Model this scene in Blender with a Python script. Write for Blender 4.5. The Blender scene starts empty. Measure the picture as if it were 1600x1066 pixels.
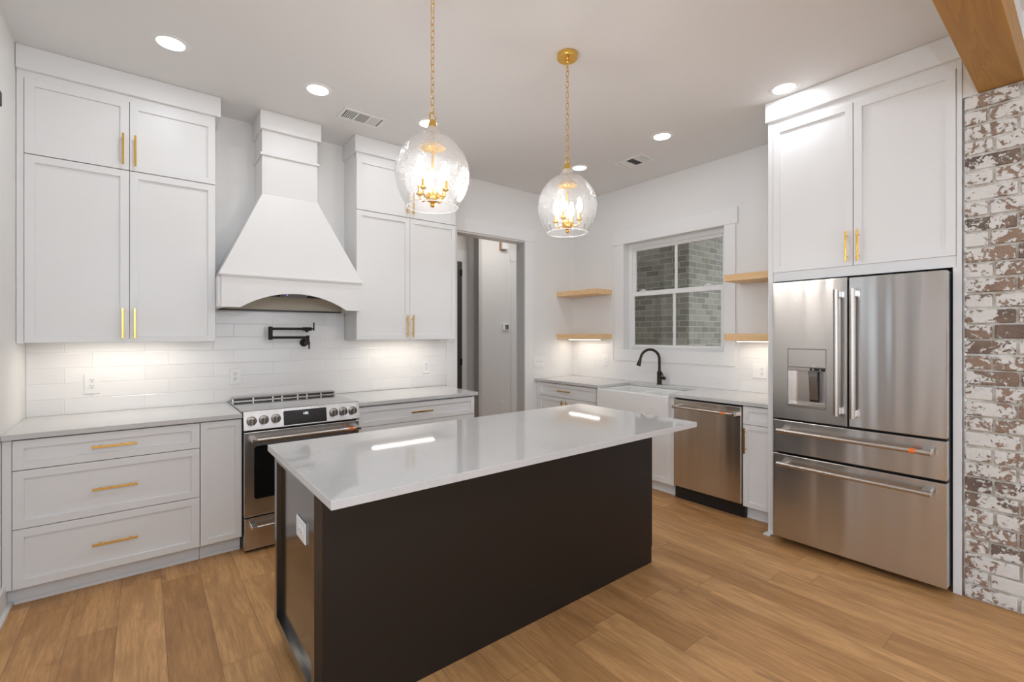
import bpy, bmesh, math, random
from mathutils import Matrix, Vector
R = math.radians
random.seed(7)
SC = bpy.context.scene
COL = SC.collection

# ------------------------------------------------------------------ camera, world, light, exposure
cam_d = bpy.data.cameras.new('camera')
cam_d.sensor_width = 36.0
cam_d.lens = 726.09 / 1600 * 36.0
cam_d.shift_y = -10.2 / 1600
cam_d.clip_start = 0.02
cam = bpy.data.objects.new('camera', cam_d)
cam.location = (0, 0, 1.428)
cam.rotation_euler = (R(90), 0, -0.6691)
COL.objects.link(cam)
SC.camera = cam

# strengths of the lights: seen ones, flash, sky and added fill
P = dict(flash=43, rear_fill=6, side=58, lamps=6, cans=2.5, bulbs=158, led=0.40, hall=9, world=2.5, exposure=-0.09)

W = bpy.data.worlds.new('dusk_sky')
SC.world = W
W.use_nodes = True
W.node_tree.nodes['Background'].inputs[0].default_value = (0.93, 0.98, 1.05, 1)
W.node_tree.nodes['Background'].inputs[1].default_value = P['world']

SC.view_settings.view_transform = 'Standard'
SC.view_settings.look = 'None'
SC.view_settings.gamma = 1
SC.view_settings.exposure = P['exposure']
SC.cycles.use_denoising = True
SC.cycles.max_bounces = 10
SC.cycles.diffuse_bounces = 5
SC.cycles.sample_clamp_indirect = 6

def light(name, kind, loc, power, color=(1, 1, 1), rot=(0, 0, 0), size=0.1, size_y=None, shape=None, spread=None):
    d = bpy.data.lights.new(name, kind)
    d.energy = power
    d.color = color
    if kind == 'AREA':
        d.size = size
        if size_y:
            d.shape = 'RECTANGLE'
            d.size_y = size_y
        if shape:
            d.shape = shape
        if spread:
            d.spread = spread
    else:
        d.shadow_soft_size = size
    o = bpy.data.objects.new(name, d)
    o.location = loc
    o.rotation_euler = rot
    COL.objects.link(o)
    return o

# the photographer's flash, held above the camera
light('camera_flash', 'POINT', (-0.02, -0.03, 2.03), P['flash'], (0.74, 0.93, 1.13), size=0.04)
# unseen fill behind the camera, added as if from rear windows
light('rear_fill_light', 'AREA', (1.0, -4.9, 1.6), P['rear_fill'], (0.80, 0.95, 1.14), rot=(R(90), 0, 0), size=4.0, size_y=2.3)
# unseen side fill, added to brighten the refrigerator side of the kitchen
light('side_fill_light', 'AREA', (-3.95, -2.0, 1.5), P['side'], (0.82, 0.95, 1.12), rot=(0, R(-90), 0), size=2.0, size_y=2.4)
# unseen fill added at ceiling height in the living room
for lx, ly in ((-1.2, -1.4), (0.8, -1.4), (2.6, -1.4), (-1.2, -3.3), (0.8, -3.3), (2.6, -3.3)):
    light('living_room_fill_light', 'AREA', (lx, ly, 3.06), P['lamps'], (0.82, 0.96, 1.12), size=0.35, shape='DISK')

# ------------------------------------------------------------------ materials
def mat(name):
    m = bpy.data.materials.new(name)
    m.use_nodes = True
    return m, m.node_tree, m.node_tree.nodes['Principled BSDF']

def simple(name, col, rough=0.5, metal=0.0, coat=0.0, spec=0.5):
    m, t, b = mat(name)
    b.inputs['Base Color'].default_value = (*col, 1)
    b.inputs['Roughness'].default_value = rough
    b.inputs['Metallic'].default_value = metal
    b.inputs['Coat Weight'].default_value = coat
    b.inputs['Specular IOR Level'].default_value = spec
    return m

class NT:
    """small node helper"""
    def __init__(s, tree):
        s.t = tree
    def n(s, typ, **kw):
        nd = s.t.nodes.new(typ)
        for k, v in kw.items():
            setattr(nd, k, v)
        return nd
    def l(s, a, b):
        s.t.links.new(a, b)
    def put(s, sock, v):
        if isinstance(v, (int, float)):
            sock.default_value = v
        elif isinstance(v, tuple):
            sock.default_value = v
        else:
            s.l(v, sock)
    def math(s, op, a, b=0.0, c=None, clamp=False):
        nd = s.n('ShaderNodeMath', operation=op, use_clamp=clamp)
        s.put(nd.inputs[0], a)
        s.put(nd.inputs[1], b)
        if c is not None:
            s.put(nd.inputs[2], c)
        return nd.outputs[0]
    def noise(s, vec, scale, detail=3, rough=0.5, dist=0.0):
        nd = s.n('ShaderNodeTexNoise')
        if vec is not None:
            s.l(vec, nd.inputs['Vector'])
        nd.inputs['Scale'].default_value = scale
        nd.inputs['Detail'].default_value = detail
        nd.inputs['Roughness'].default_value = rough
        nd.inputs['Distortion'].default_value = dist
        return nd.outputs['Fac']
    def obj(s):
        return s.n('ShaderNodeTexCoord').outputs['Object']
    def sep(s, v):
        nd = s.n('ShaderNodeSeparateXYZ')
        s.l(v, nd.inputs[0])
        return nd.outputs
    def comb(s, x, y, z):
        nd = s.n('ShaderNodeCombineXYZ')
        for i, v in enumerate((x, y, z)):
            s.put(nd.inputs[i], v)
        return nd.outputs[0]
    def ramp(s, f, stops, interp='LINEAR'):
        nd = s.n('ShaderNodeValToRGB')
        s.put(nd.inputs[0], f)
        r = nd.color_ramp
        r.interpolation = interp
        while len(r.elements) < len(stops):
            r.elements.new(0.5)
        for e, (p, c) in zip(r.elements, stops):
            e.position = p
            e.color = (*c, 1) if len(c) == 3 else c
        return nd.outputs[0]
    def mix(s, f, a, b, blend='MIX'):
        nd = s.n('ShaderNodeMix', data_type='RGBA', blend_type=blend)
        s.put(nd.inputs[0], f)
        s.put(nd.inputs[6], a)
        s.put(nd.inputs[7], b)
        return nd.outputs[2]
    def bump(s, h, strength, dist, bsdf, normal=None):
        nd = s.n('ShaderNodeBump')
        nd.inputs['Strength'].default_value = strength
        nd.inputs['Distance'].default_value = dist
        s.put(nd.inputs['Height'], h)
        if normal is not None:
            s.l(normal, nd.inputs['Normal'])
        if bsdf is not None:
            s.l(nd.outputs[0], bsdf.inputs['Normal'])
        return nd.outputs[0]

def painted(name, col, rough, scale=90, strength=0.012):
    m, t, b = mat(name)
    k = NT(t)
    b.inputs['Base Color'].default_value = (*col, 1)
    b.inputs['Roughness'].default_value = rough
    k.bump(k.noise(k.obj(), scale, 2), strength, 0.002, b)
    return m

M = {}
M['wall'] = painted('wall_paint', (0.80, 0.79, 0.775), 0.55)
M['ceiling'] = painted('ceiling_paint', (0.78, 0.775, 0.77), 0.7)
M['trim'] = simple('trim_paint', (0.82, 0.815, 0.805), 0.4)
M['cab'] = simple('cabinet_paint', (0.80, 0.80, 0.795), 0.38)
M['hood'] = simple('hood_paint', (0.80, 0.795, 0.785), 0.42)
M['dark_gap'] = simple('dark_gap', (0.012, 0.011, 0.01), 0.6)
M['black'] = simple('black_plastic', (0.012, 0.012, 0.013), 0.35)
M['bronze_black'] = simple('matte_black_metal', (0.018, 0.017, 0.016), 0.38, 0.6)
M['bronze'] = simple('oil_rubbed_bronze', (0.045, 0.035, 0.027), 0.33, 0.8)
M['plate'] = simple('white_plastic', (0.84, 0.84, 0.83), 0.3)
M['socket'] = simple('socket_plastic', (0.80, 0.80, 0.79), 0.35)
M['slot'] = simple('socket_slot', (0.03, 0.028, 0.025), 0.6)
M['porcelain'] = simple('sink_porcelain', (0.84, 0.84, 0.83), 0.12)
M['orange'] = simple('orange_protective_film', (0.85, 0.18, 0.02), 0.35)
M['black_glass'] = simple('black_glass', (0.008, 0.008, 0.008), 0.06)
M['cooktop_glass'] = simple('cooktop_glass', (0.045, 0.045, 0.046), 0.14, 0.0, 1.0, 0.8)
M['cream'] = simple('hood_liner_cream', (0.62, 0.56, 0.45), 0.5)
M['grey_panel'] = simple('grey_panel', (0.22, 0.215, 0.21), 0.35, 0.4)
M['screen'] = simple('thermostat_screen', (0.12, 0.13, 0.10), 0.2)
M['vent_dark'] = simple('vent_recess', (0.05, 0.052, 0.055), 0.7)
M['vent_grey'] = simple('vent_shadowed_blades', (0.42, 0.42, 0.42), 0.6)  # shade on the middle blades is put into this grey
M['door_dark'] = simple('charcoal_door_paint', (0.05, 0.047, 0.043), 0.45)
M['slab_blue'] = simple('reflection_slab_blue', (0.13, 0.16, 0.19), 0.4)  # colour of the unseen slab added for reflections
M['chime_wood'] = simple('chime_cork', (0.42, 0.24, 0.13), 0.6)
M['rubber'] = simple('dark_bracket', (0.03, 0.022, 0.022), 0.5)

def emissive(name, col, strength):
    m, t, b = mat(name)
    b.inputs['Base Color'].default_value = (0.8, 0.8, 0.8, 1)
    b.inputs['Emission Color'].default_value = (*col, 1)
    b.inputs['Emission Strength'].default_value = strength
    return m
M['lens'] = emissive('downlight_lens', (1, 0.96, 0.91), 6)
M['led'] = emissive('led_diffuser', (1, 0.93, 0.84), 3.2)
M['bulb'] = emissive('candle_bulb_glow', (1, 0.96, 0.915), P['bulbs'])
M['digit'] = emissive('display_digits', (0.85, 0.93, 1.0), 1.1)
M['hood_led'] = emissive('violet_indicator', (0.18, 0.13, 0.9), 1.2)

def brass_mat():
    m, t, b = mat('brushed_brass')
    k = NT(t)
    b.inputs['Base Color'].default_value = (0.80, 0.50, 0.125, 1)
    b.inputs['Metallic'].default_value = 1
    b.inputs['Roughness'].default_value = 0.26
    return m
M['brass'] = brass_mat()

def steel_mat(name, col, rough, warp, aniso=0.90):
    m, t, b = mat(name)
    k = NT(t)
    o = k.obj()
    b.inputs['Metallic'].default_value = 1
    b.inputs['Base Color'].default_value = (*col, 1)
    b.inputs['Anisotropic'].default_value = aniso
    tg = k.n('ShaderNodeTangent', direction_type='RADIAL', axis='Z')
    k.l(tg.outputs[0], b.inputs['Tangent'])
    mp = k.n('ShaderNodeMapping')
    k.l(o, mp.inputs[0])
    mp.inputs['Scale'].default_value = (3, 3, 900)
    br = k.noise(mp.outputs[0], 1.0, 2)
    k.put(b.inputs['Roughness'], k.math('MULTIPLY_ADD', br, 0.02, rough - 0.01))
    mp2 = k.n('ShaderNodeMapping')
    k.l(o, mp2.inputs[0])
    mp2.inputs['Scale'].default_value = (6.5, 6.5, 0.5)
    b.inputs['Anisotropic Rotation'].default_value = 0.25
    k.bump(k.noise(mp2.outputs[0], 1.0, 1), 1.0, warp, b)
    return m
M['steel'] = steel_mat('brushed_stainless', (0.61, 0.595, 0.58), 0.23, 0.0055)
M['steel_dw'] = steel_mat('brushed_stainless_panel', (0.62, 0.57, 0.51), 0.22, 0.0045)
M['bar'] = simple('polished_steel_bar', (0.56, 0.52, 0.48), 0.26, 1.0)

def quartz_mat():
    m, t, b = mat('white_quartz')
    k = NT(t)
    o = k.obj()
    f = k.noise(o, 4.0, 8, 0.68, 1.6)
    v = k.math('ABSOLUTE', k.math('SUBTRACT', f, 0.5))
    v = k.math('SUBTRACT', 1.0, k.math('MULTIPLY', v, 48, clamp=True))
    g = k.math('MULTIPLY', v, k.ramp(k.noise(o, 2.2, 3), [(0.42, (0, 0, 0)), (0.68, (1, 1, 1))]))
    spk = k.ramp(k.noise(o, 46, 3, 0.6), [(0.70, (0, 0, 0)), (0.76, (1, 1, 1))])
    g = k.math('ADD', k.math('MULTIPLY', g, 0.30), k.math('MULTIPLY', spk, 0.14), clamp=True)
    k.put(b.inputs['Base Color'], k.mix(g, (0.59, 0.587, 0.58, 1), (0.40, 0.39, 0.38, 1)))
    b.inputs['Roughness'].default_value = 0.045
    b.inputs['Specular IOR Level'].default_value = 0.55
    return m
M['quartz'] = quartz_mat()

def tile_mat(name, axis):
    m, t, b = mat(name)
    k = NT(t)
    x, y, z = k.sep(k.obj())
    a = x if axis == 'x' else y
    tw, th = 0.4035, 0.0992
    zr = k.math('DIVIDE', k.math('SUBTRACT', z, 0.914), th)
    row = k.math('FLOOR', zr)
    off = k.math('MULTIPLY', k.math('FLOORED_MODULO', row, 2.0), 0.67)
    ar = k.math('ADD', k.math('DIVIDE', k.math('SUBTRACT', a, 0.0), tw), off)
    colm = k.math('FLOOR', ar)
    fz = k.math('FRACT', zr)
    fa = k.math('FRACT', ar)
    ez = k.math('MULTIPLY', k.math('MINIMUM', fz, k.math('SUBTRACT', 1.0, fz)), th)
    ea = k.math('MULTIPLY', k.math('MINIMUM', fa, k.math('SUBTRACT', 1.0, fa)), tw)
    e = k.math('MINIMUM', ez, ea)
    h = k.math('SMOOTH_MIN', k.math('DIVIDE', e, 0.0045, clamp=True), 1.0, 0.1)
    grout = k.math('LESS_THAN', e, 0.0011)
    wn = k.n('ShaderNodeTexWhiteNoise', noise_dimensions='2D')
    k.l(k.comb(row, colm, 0.0), wn.inputs[0])
    tint = k.mix(wn.outputs[0], (0.80, 0.79, 0.78, 1), (0.84, 0.835, 0.825, 1))
    k.put(b.inputs['Base Color'], k.mix(grout, tint, (0.72, 0.71, 0.69, 1)))
    k.put(b.inputs['Roughness'], k.math('MULTIPLY_ADD', grout, 0.5, 0.14))
    wav = k.math('ADD', k.noise(k.obj(), 9, 2), k.math('MULTIPLY', wn.outputs[0], 0.2))
    nn = k.bump(wav, 0.5, 0.004, None)
    k.bump(h, 0.7, 0.0012, b, nn)
    return m
M['tile_x'] = tile_mat('white_subway_tile_range_wall', 'x')
M['tile_y'] = tile_mat('white_subway_tile_window_wall', 'y')

def floor_mat():
    m, t, b = mat('oak_plank_floor')
    k = NT(t)
    o = k.obj()
    x, y, z = k.sep(o)
    w, L = 0.1825, 1.22
    xr = k.math('DIVIDE', k.math('SUBTRACT', x, 0.078), w)
    row = k.math('FLOOR', xr)
    w1 = k.n('ShaderNodeTexWhiteNoise', noise_dimensions='1D')
    k.l(row, w1.inputs['W'])
    yr = k.math('ADD', k.math('DIVIDE', y, L), k.math('MULTIPLY', w1.outputs[0], 7.31))
    colm = k.math('FLOOR', yr)
    w2 = k.n('ShaderNodeTexWhiteNoise', noise_dimensions='2D')
    k.l(k.comb(row, colm, 0.0), w2.inputs[0])
    rnd = w2.outputs[0]
    fx, fy = k.math('FRACT', xr), k.math('FRACT', yr)
    ex = k.math('MULTIPLY', k.math('MINIMUM', fx, k.math('SUBTRACT', 1.0, fx)), w)
    ey = k.math('MULTIPLY', k.math('MINIMUM', fy, k.math('SUBTRACT', 1.0, fy)), L)
    e = k.math('MINIMUM', ex, ey)
    gap = k.math('LESS_THAN', e, 0.0012)
    # grain, shifted per plank
    v = k.comb(k.math('ADD', x, k.math('MULTIPLY', rnd, 31.0)), k.math('ADD', y, k.math('MULTIPLY', rnd, 17.0)), 0.0)
    mp = k.n('ShaderNodeMapping')
    k.l(v, mp.inputs[0])
    mp.inputs['Scale'].default_value = (1.0, 0.09, 1.0)
    fine = k.noise(mp.outputs[0], 95, 5, 0.62)
    mp2 = k.n('ShaderNodeMapping')
    k.l(v, mp2.inputs[0])
    mp2.inputs['Scale'].default_value = (1.0, 0.16, 1.0)
    broad = k.noise(mp2.outputs[0], 11, 4, 0.55, 0.9)
    mp4 = k.n('ShaderNodeMapping')
    k.l(v, mp4.inputs[0])
    mp4.inputs['Scale'].default_value = (1.0, 0.05, 1.0)
    streak = k.noise(mp4.outputs[0], 42, 4, 0.6, 0.4)
    mp3 = k.n('ShaderNodeMapping')
    k.l(v, mp3.inputs[0])
    mp3.inputs['Scale'].default_value = (1.0, 0.30, 1.0)
    knot = k.ramp(k.noise(mp3.outputs[0], 7.5, 2, 0.5, 1.2), [(0.70, (0, 0, 0)), (0.80, (1, 1, 1))])
    base = k.ramp(rnd, [(0.0, (0.54, 0.285, 0.112)), (0.3, (0.66, 0.365, 0.150)), (0.65, (0.74, 0.42, 0.180)), (1.0, (0.60, 0.315, 0.125))])
    dark = k.mix(1.0, base, (0.62, 0.575, 0.53, 1), 'MULTIPLY')
    c = k.mix(k.ramp(broad, [(0.42, (0, 0, 0)), (0.68, (0.85, 0.85, 0.85))]), base, dark)
    c = k.mix(k.ramp(fine, [(0.42, (0, 0, 0)), (0.70, (0.60, 0.60, 0.60))]), c, dark)
    c = k.mix(k.ramp(streak, [(0.50, (0, 0, 0)), (0.70, (0.75, 0.75, 0.75))]), c, dark)
    c = k.mix(k.math('MULTIPLY', knot, 0.55), c, (0.16, 0.085, 0.042, 1))
    c = k.mix(k.math('MULTIPLY', gap, 0.55), c, (0.10, 0.055, 0.03, 1))
    k.put(b.inputs['Base Color'], c)
    k.put(b.inputs['Roughness'], k.math('MULTIPLY_ADD', fine, 0.15, 0.34))
    b.inputs['Specular IOR Level'].default_value = 0.35
    hh = k.math('SUBTRACT', k.math('MULTIPLY', fine, 0.25), gap)
    k.bump(hh, 0.35, 0.0012, b)
    return m
M['floor'] = floor_mat()

def wood_mat(name, c1, c2, axis, rough, scale=1.0):
    m, t, b = mat(name)
    k = NT(t)
    o = k.obj()
    mp = k.n('ShaderNodeMapping')
    k.l(o, mp.inputs[0])
    s = [9.0 * scale] * 3
    s['xyz'.index(axis)] = 0.8 * scale
    mp.inputs['Scale'].default_value = s
    f = k.noise(mp.outputs[0], 1.0, 4, 0.55, 1.4)
    mp2 = k.n('ShaderNodeMapping')
    k.l(o, mp2.inputs[0])
    s2 = [160.0] * 3
    s2['xyz'.index(axis)] = 5.0
    mp2.inputs['Scale'].default_value = s2
    g = k.noise(mp2.outputs[0], 1.0, 3, 0.6)
    rings = k.math('FRACT', k.math('MULTIPLY', f, 7.0))
    rings = k.math('MULTIPLY', rings, 0.35)
    h = k.math('ADD', k.math('MULTIPLY', f, 0.55), k.math('ADD', rings, k.math('MULTIPLY', g, 0.25)))
    k.put(b.inputs['Base Color'], k.ramp(h, [(0.30, c1), (0.80, c2)]))
    b.inputs['Roughness'].default_value = rough
    b.inputs['Specular IOR Level'].default_value = 0.35
    return m
M['shelf'] = wood_mat('pale_maple_shelf', (0.88, 0.62, 0.35), (0.78, 0.50, 0.25), 'y', 0.45)
M['beam'] = wood_mat('stained_beam_wood', (0.50, 0.265, 0.065), (0.38, 0.19, 0.045), 'x', 0.5, 0.6)

def espresso_mat():
    m, t, b = mat('espresso_painted_wood')
    k = NT(t)
    b.inputs['Base Color'].default_value = (0.013, 0.0095, 0.0075, 1)
    b.inputs['Roughness'].default_value = 0.42
    b.inputs['Specular IOR Level'].default_value = 0.4
    k.bump(k.noise(k.obj(), 420, 2), 0.10, 0.0015, b)
    return m
M['espresso'] = espresso_mat()
M['espresso_gloss'] = simple('espresso_lacquered_end', (0.012, 0.009, 0.007), 0.16, 0.0, 0.7, 0.5)
M['espresso_gloss'].node_tree.nodes['Principled BSDF'].inputs['Coat Roughness'].default_value = 0.12

def limewash_mat():
    m, t, b = mat('whitewashed_brick')
    k = NT(t)
    o = k.obj()
    at = k.n('ShaderNodeAttribute', attribute_name='tone')
    tone = at.outputs['Fac']
    n1 = k.noise(o, 9.0, 6, 0.62, 0.8)
    n2 = k.noise(o, 42.0, 5, 0.65, 0.5)
    cover = k.math('ADD', k.math('MULTIPLY', n1, 0.57), k.math('ADD', k.math('MULTIPLY', n2, 0.43), k.math('MULTIPLY', tone, 0.07)))
    mask = k.ramp(cover, [(0.535, (1, 1, 1)), (0.558, (0, 0, 0))])
    raw = k.ramp(k.math('ADD', k.math('MULTIPLY', k.noise(o, 6.0, 3), 0.6), k.math('MULTIPLY', tone, 0.45)),
                 [(0.30, (0.31, 0.20, 0.14)), (0.52, (0.39, 0.27, 0.19)), (0.66, (0.26, 0.185, 0.135)), (0.78, (0.13, 0.105, 0.09))])
    raw = k.mix(k.math('MULTIPLY', k.noise(o, 120, 3), 0.6), raw, (0.16, 0.10, 0.08, 1))
    white = k.mix(k.noise(o, 25, 3), (0.78, 0.765, 0.73, 1), (0.66, 0.64, 0.60, 1))
    k.put(b.inputs['Base Color'], k.mix(mask, raw, white))
    b.inputs['Roughness'].default_value = 0.85
    hh = k.math('ADD', k.math('MULTIPLY', mask, 0.5), k.math('MULTIPLY', k.noise(o, 70, 5, 0.7), 0.8))
    k.bump(hh, 0.9, 0.004, b)
    return m
M['limewash'] = limewash_mat()

def mortar_mat():
    m, t, b = mat('brick_mortar')
    k = NT(t)
    o = k.obj()
    k.put(b.inputs['Base Color'], k.ramp(k.noise(o, 14, 5, 0.65), [(0.38, (0.46, 0.40, 0.33)), (0.50, (0.60, 0.56, 0.49)), (0.60, (0.74, 0.72, 0.67))]))
    b.inputs['Roughness'].default_value = 0.95
    k.bump(k.noise(o, 90, 5, 0.7), 0.8, 0.004, b)
    return m
M['mortar'] = mortar_mat()

def exterior_brick(name, axis):
    m, t, b = mat(name)
    k = NT(t)
    x, y, z = k.sep(k.obj())
    a = x if axis == 'x' else y
    bt = k.n('ShaderNodeTexBrick')
    k.l(k.comb(a, z, 0.0), bt.inputs['Vector'])
    bt.inputs['Scale'].default_value = 1.0
    bt.inputs['Brick Width'].default_value = 0.205
    bt.inputs['Row Height'].default_value = 0.0765
    bt.inputs['Mortar Size'].default_value = 0.006
    bt.inputs['Mortar Smooth'].default_value = 0.2
    bt.inputs['Color1'].default_value = (0.42, 0.42, 0.39, 1)
    bt.inputs['Color2'].default_value = (0.19, 0.19, 0.18, 1)
    bt.inputs['Mortar'].default_value = (0.58, 0.575, 0.54, 1)
    c = k.mix(k.math('MULTIPLY', k.noise(k.obj(), 22, 5, 0.7), 0.35), bt.outputs[0], (0.47, 0.465, 0.43, 1))
    k.put(b.inputs['Base Color'], c)
    b.inputs['Roughness'].default_value = 0.9
    k.bump(k.math('SUBTRACT', k.math('MULTIPLY', k.noise(k.obj(), 50, 4), 0.4), bt.outputs[1]), 0.8, 0.006, b)
    return m
M['brick_ext_x'] = exterior_brick('grey_exterior_brick_lit_side', 'x')
M['brick_ext_y'] = exterior_brick('grey_exterior_brick_far_side', 'y')

def glass_mat(name, tint, fres, rough, seeds=0.0, haze=0.0):
    m = bpy.data.materials.new(name)
    m.use_nodes = True
    t = m.node_tree
    t.nodes.remove(t.nodes['Principled BSDF'])
    k = NT(t)
    out = t.nodes['Material Output']
    tr = k.n('ShaderNodeBsdfTransparent')
    tr.inputs[0].default_value = (*tint, 1)
    gl = k.n('ShaderNodeBsdfGlossy')
    gl.inputs['Roughness'].default_value = rough
    lw = k.n('ShaderNodeFresnel')
    lw.inputs['IOR'].default_value = fres
    if seeds:
        vo = k.n('ShaderNodeTexVoronoi')
        k.l(k.obj(), vo.inputs['Vector'])
        vo.inputs['Scale'].default_value = 150
        vo.inputs['Randomness'].default_value = 1.0
        h = k.math('SUBTRACT', 1.0, k.math('MULTIPLY', vo.outputs['Distance'], 1.6, clamp=True))
        nrm = k.bump(h, seeds, 0.004, None)
        k.l(nrm, gl.inputs['Normal'])
        k.l(nrm, lw.inputs['Normal'])
    mx = k.n('ShaderNodeMixShader')
    k.l(lw.outputs[0], mx.inputs[0])
    k.l(tr.outputs[0], mx.inputs[1])
    k.l(gl.outputs[0], mx.inputs[2])
    res = mx.outputs[0]
    if haze:
        tl = k.n('ShaderNodeBsdfTranslucent')
        tl.inputs[0].default_value = (0.95, 0.95, 0.95, 1)
        df = k.n('ShaderNodeBsdfDiffuse')
        df.inputs[0].default_value = (0.95, 0.95, 0.95, 1)
        ad = k.n('ShaderNodeMixShader')
        ad.inputs[0].default_value = 0.5
        k.l(tl.outputs[0], ad.inputs[1])
        k.l(df.outputs[0], ad.inputs[2])
        m2 = k.n('ShaderNodeMixShader')
        m2.inputs[0].default_value = haze
        k.l(res, m2.inputs[1])
        k.l(ad.outputs[0], m2.inputs[2])
        res = m2.outputs[0]
    k.l(res, out.inputs['Surface'])
    return m
M['seeded'] = glass_mat('seeded_clear_glass', (0.985, 0.985, 0.985), 1.33, 0.06, 0.5, 0.03)
M['rim'] = glass_mat('seeded_glass_rim', (0.96, 0.96, 0.96), 1.45, 0.08, 0.5, 0.36)
M['tinted_pane'] = glass_mat('reflection_window_glass', (0.93, 0.96, 0.98), 1.5, 0.0)  # pane of the unseen window added for reflections
M['pane'] = glass_mat('window_glass', (0.86, 0.87, 0.84), 1.5, 0.0)

# ------------------------------------------------------------------ mesh builder
def tag(o, label=None, cat=None, group=None, kind=None):
    if label: o['label'] = label
    if cat: o['category'] = cat
    if group: o['group'] = group
    if kind: o['kind'] = kind
    return o

def thing(name, label, cat, loc=(0, 0, 0), rz=0.0, group=None):
    o = bpy.data.objects.new(name, None)
    o.empty_display_size = 0.05
    o.location = loc
    o.rotation_euler = (0, 0, rz)
    COL.objects.link(o)
    return tag(o, label, cat, group)

def kids(o):
    return [c for c in list(COL.objects) if c.parent == o]

def copy_tree(o, parent=None):
    c = o.copy()
    COL.objects.link(c)
    if parent: c.parent = parent
    for ch in kids(o):
        copy_tree(ch, c)
    return c

class MB:
    def __init__(s):
        s.bm = bmesh.new()
        s.pts = []
    def box(s, x0, x1, y0, y1, z0, z1, bev=0.0, seg=1):
        n0 = len(s.bm.verts)
        m = Matrix.Translation(((x0 + x1) / 2, (y0 + y1) / 2, (z0 + z1) / 2)) @ Matrix.Diagonal((abs(x1 - x0), abs(y1 - y0), abs(z1 - z0), 1))
        r = bmesh.ops.create_cube(s.bm, size=1, matrix=m)
        if bev > 0:
            bev = min(bev, abs(x1 - x0) * .45, abs(y1 - y0) * .45, abs(z1 - z0) * .45)
            ed = list({e for v in r['verts'] for e in v.link_edges})
            bmesh.ops.bevel(s.bm, geom=ed, offset=bev, segments=seg, profile=0.5, affect='EDGES')
        return s
    def poly(s, verts, faces):
        vs = [s.bm.verts.new(v) for v in verts]
        for f in faces:
            s.bm.faces.new([vs[i] for i in f])
        return s
    def prism(s, pts, axis, a0, a1):
        """extrude closed 2D outline along axis ('x': pts=(y,z), 'y': pts=(x,z), 'z': pts=(x,y))"""
        def P(p, a):
            return {'x': (a, p[0], p[1]), 'y': (p[0], a, p[1]), 'z': (p[0], p[1], a)}[axis]
        A = [s.bm.verts.new(P(p, a0)) for p in pts]
        B = [s.bm.verts.new(P(p, a1)) for p in pts]
        n = len(pts)
        fs = [s.bm.faces.new(A), s.bm.faces.new(B[::-1])]
        for i in range(n):
            fs.append(s.bm.faces.new([A[i], B[i], B[(i + 1) % n], A[(i + 1) % n]]))
        bmesh.ops.recalc_face_normals(s.bm, faces=fs)
        return s
    def cyl(s, p0, p1, r0, r1=None, seg=20):
        return s.tube([p0, p1], [r0, r0 if r1 is None else r1], seg)
    def tube(s, path, r, seg=12, cap=True):
        path = [Vector(p) for p in path]
        rs = r if isinstance(r, (list, tuple)) else [r] * len(path)
        rings = []
        up = None
        for i, p in enumerate(path):
            d = (path[min(i + 1, len(path) - 1)] - path[max(i - 1, 0)]).normalized()
            if up is None:
                up = d.orthogonal().normalized()
            up = (up - d * up.dot(d)).normalized()
            q = d.cross(up)
            rings.append([s.bm.verts.new(p + (up * math.cos(2 * math.pi * k / seg) + q * math.sin(2 * math.pi * k / seg)) * rs[i]) for k in range(seg)])
        for a, b in zip(rings, rings[1:]):
            for k in range(seg):
                s.bm.faces.new([a[k], a[(k + 1) % seg], b[(k + 1) % seg], b[k]]).smooth = True
        if cap:
            s.bm.faces.new(rings[0][::-1])
            s.bm.faces.new(rings[-1])
        return s
    def ring(s, c, rx, rz, r, rot=0.0, seg=20, ts=8, straight=0.0):
        """chain link / ring in a vertical plane turned by rot about z"""
        c = Vector(c)
        loop = []
        for i in range(seg):
            a = 2 * math.pi * i / seg
            px, pz = rx * math.cos(a), rz * math.sin(a)
            if straight: pz += straight if math.sin(a) >= 0 else -straight
            loop.append((px, pz))
        rings = []
        u = Vector((math.cos(rot), math.sin(rot), 0))
        w = Vector((-math.sin(rot), math.cos(rot), 0))
        z = Vector((0, 0, 1))
        for i, (px, pz) in enumerate(loop):
            qx, qz = loop[(i + 1) % seg]
            ox, oz = loop[i - 1]
            tx, tz = qx - ox, qz - oz
            l = math.hypot(tx, tz) or 1
            nrm = u * (tz / l) - z * (tx / l)
            ctr = c + u * px + z * pz
            rings.append([s.bm.verts.new(ctr + (nrm * math.cos(2 * math.pi * k / ts) + w * math.sin(2 * math.pi * k / ts)) * r) for k in range(ts)])
        for i in range(seg):
            a, b = rings[i], rings[(i + 1) % seg]
            for k in range(ts):
                s.bm.faces.new([a[k], a[(k + 1) % ts], b[(k + 1) % ts], b[k]]).smooth = True
        return s
    def lathe(s, prof, c=(0, 0, 0), seg=40, caps=True):
        c = Vector(c)
        rings = [[s.bm.verts.new(c + Vector((r * math.cos(2 * math.pi * k / seg), r * math.sin(2 * math.pi * k / seg), z))) for k in range(seg)] for r, z in prof]
        for a, b in zip(rings, rings[1:]):
            for k in range(seg):
                s.bm.faces.new([a[k], a[(k + 1) % seg], b[(k + 1) % seg], b[k]]).smooth = True
        if caps:
            s.bm.faces.new(rings[0][::-1])
            s.bm.faces.new(rings[-1])
        return s
    def sphere(s, c, r, sz=1.0, seg=16):
        m = Matrix.Translation(c) @ Matrix.Diagonal((r, r, r * sz, 1))
        r = bmesh.ops.create_uvsphere(s.bm, u_segments=seg, v_segments=seg // 2 + 2, radius=1, matrix=m)
        for f in {f for v in r['verts'] for f in v.link_faces}: f.smooth = True
        return s
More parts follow.
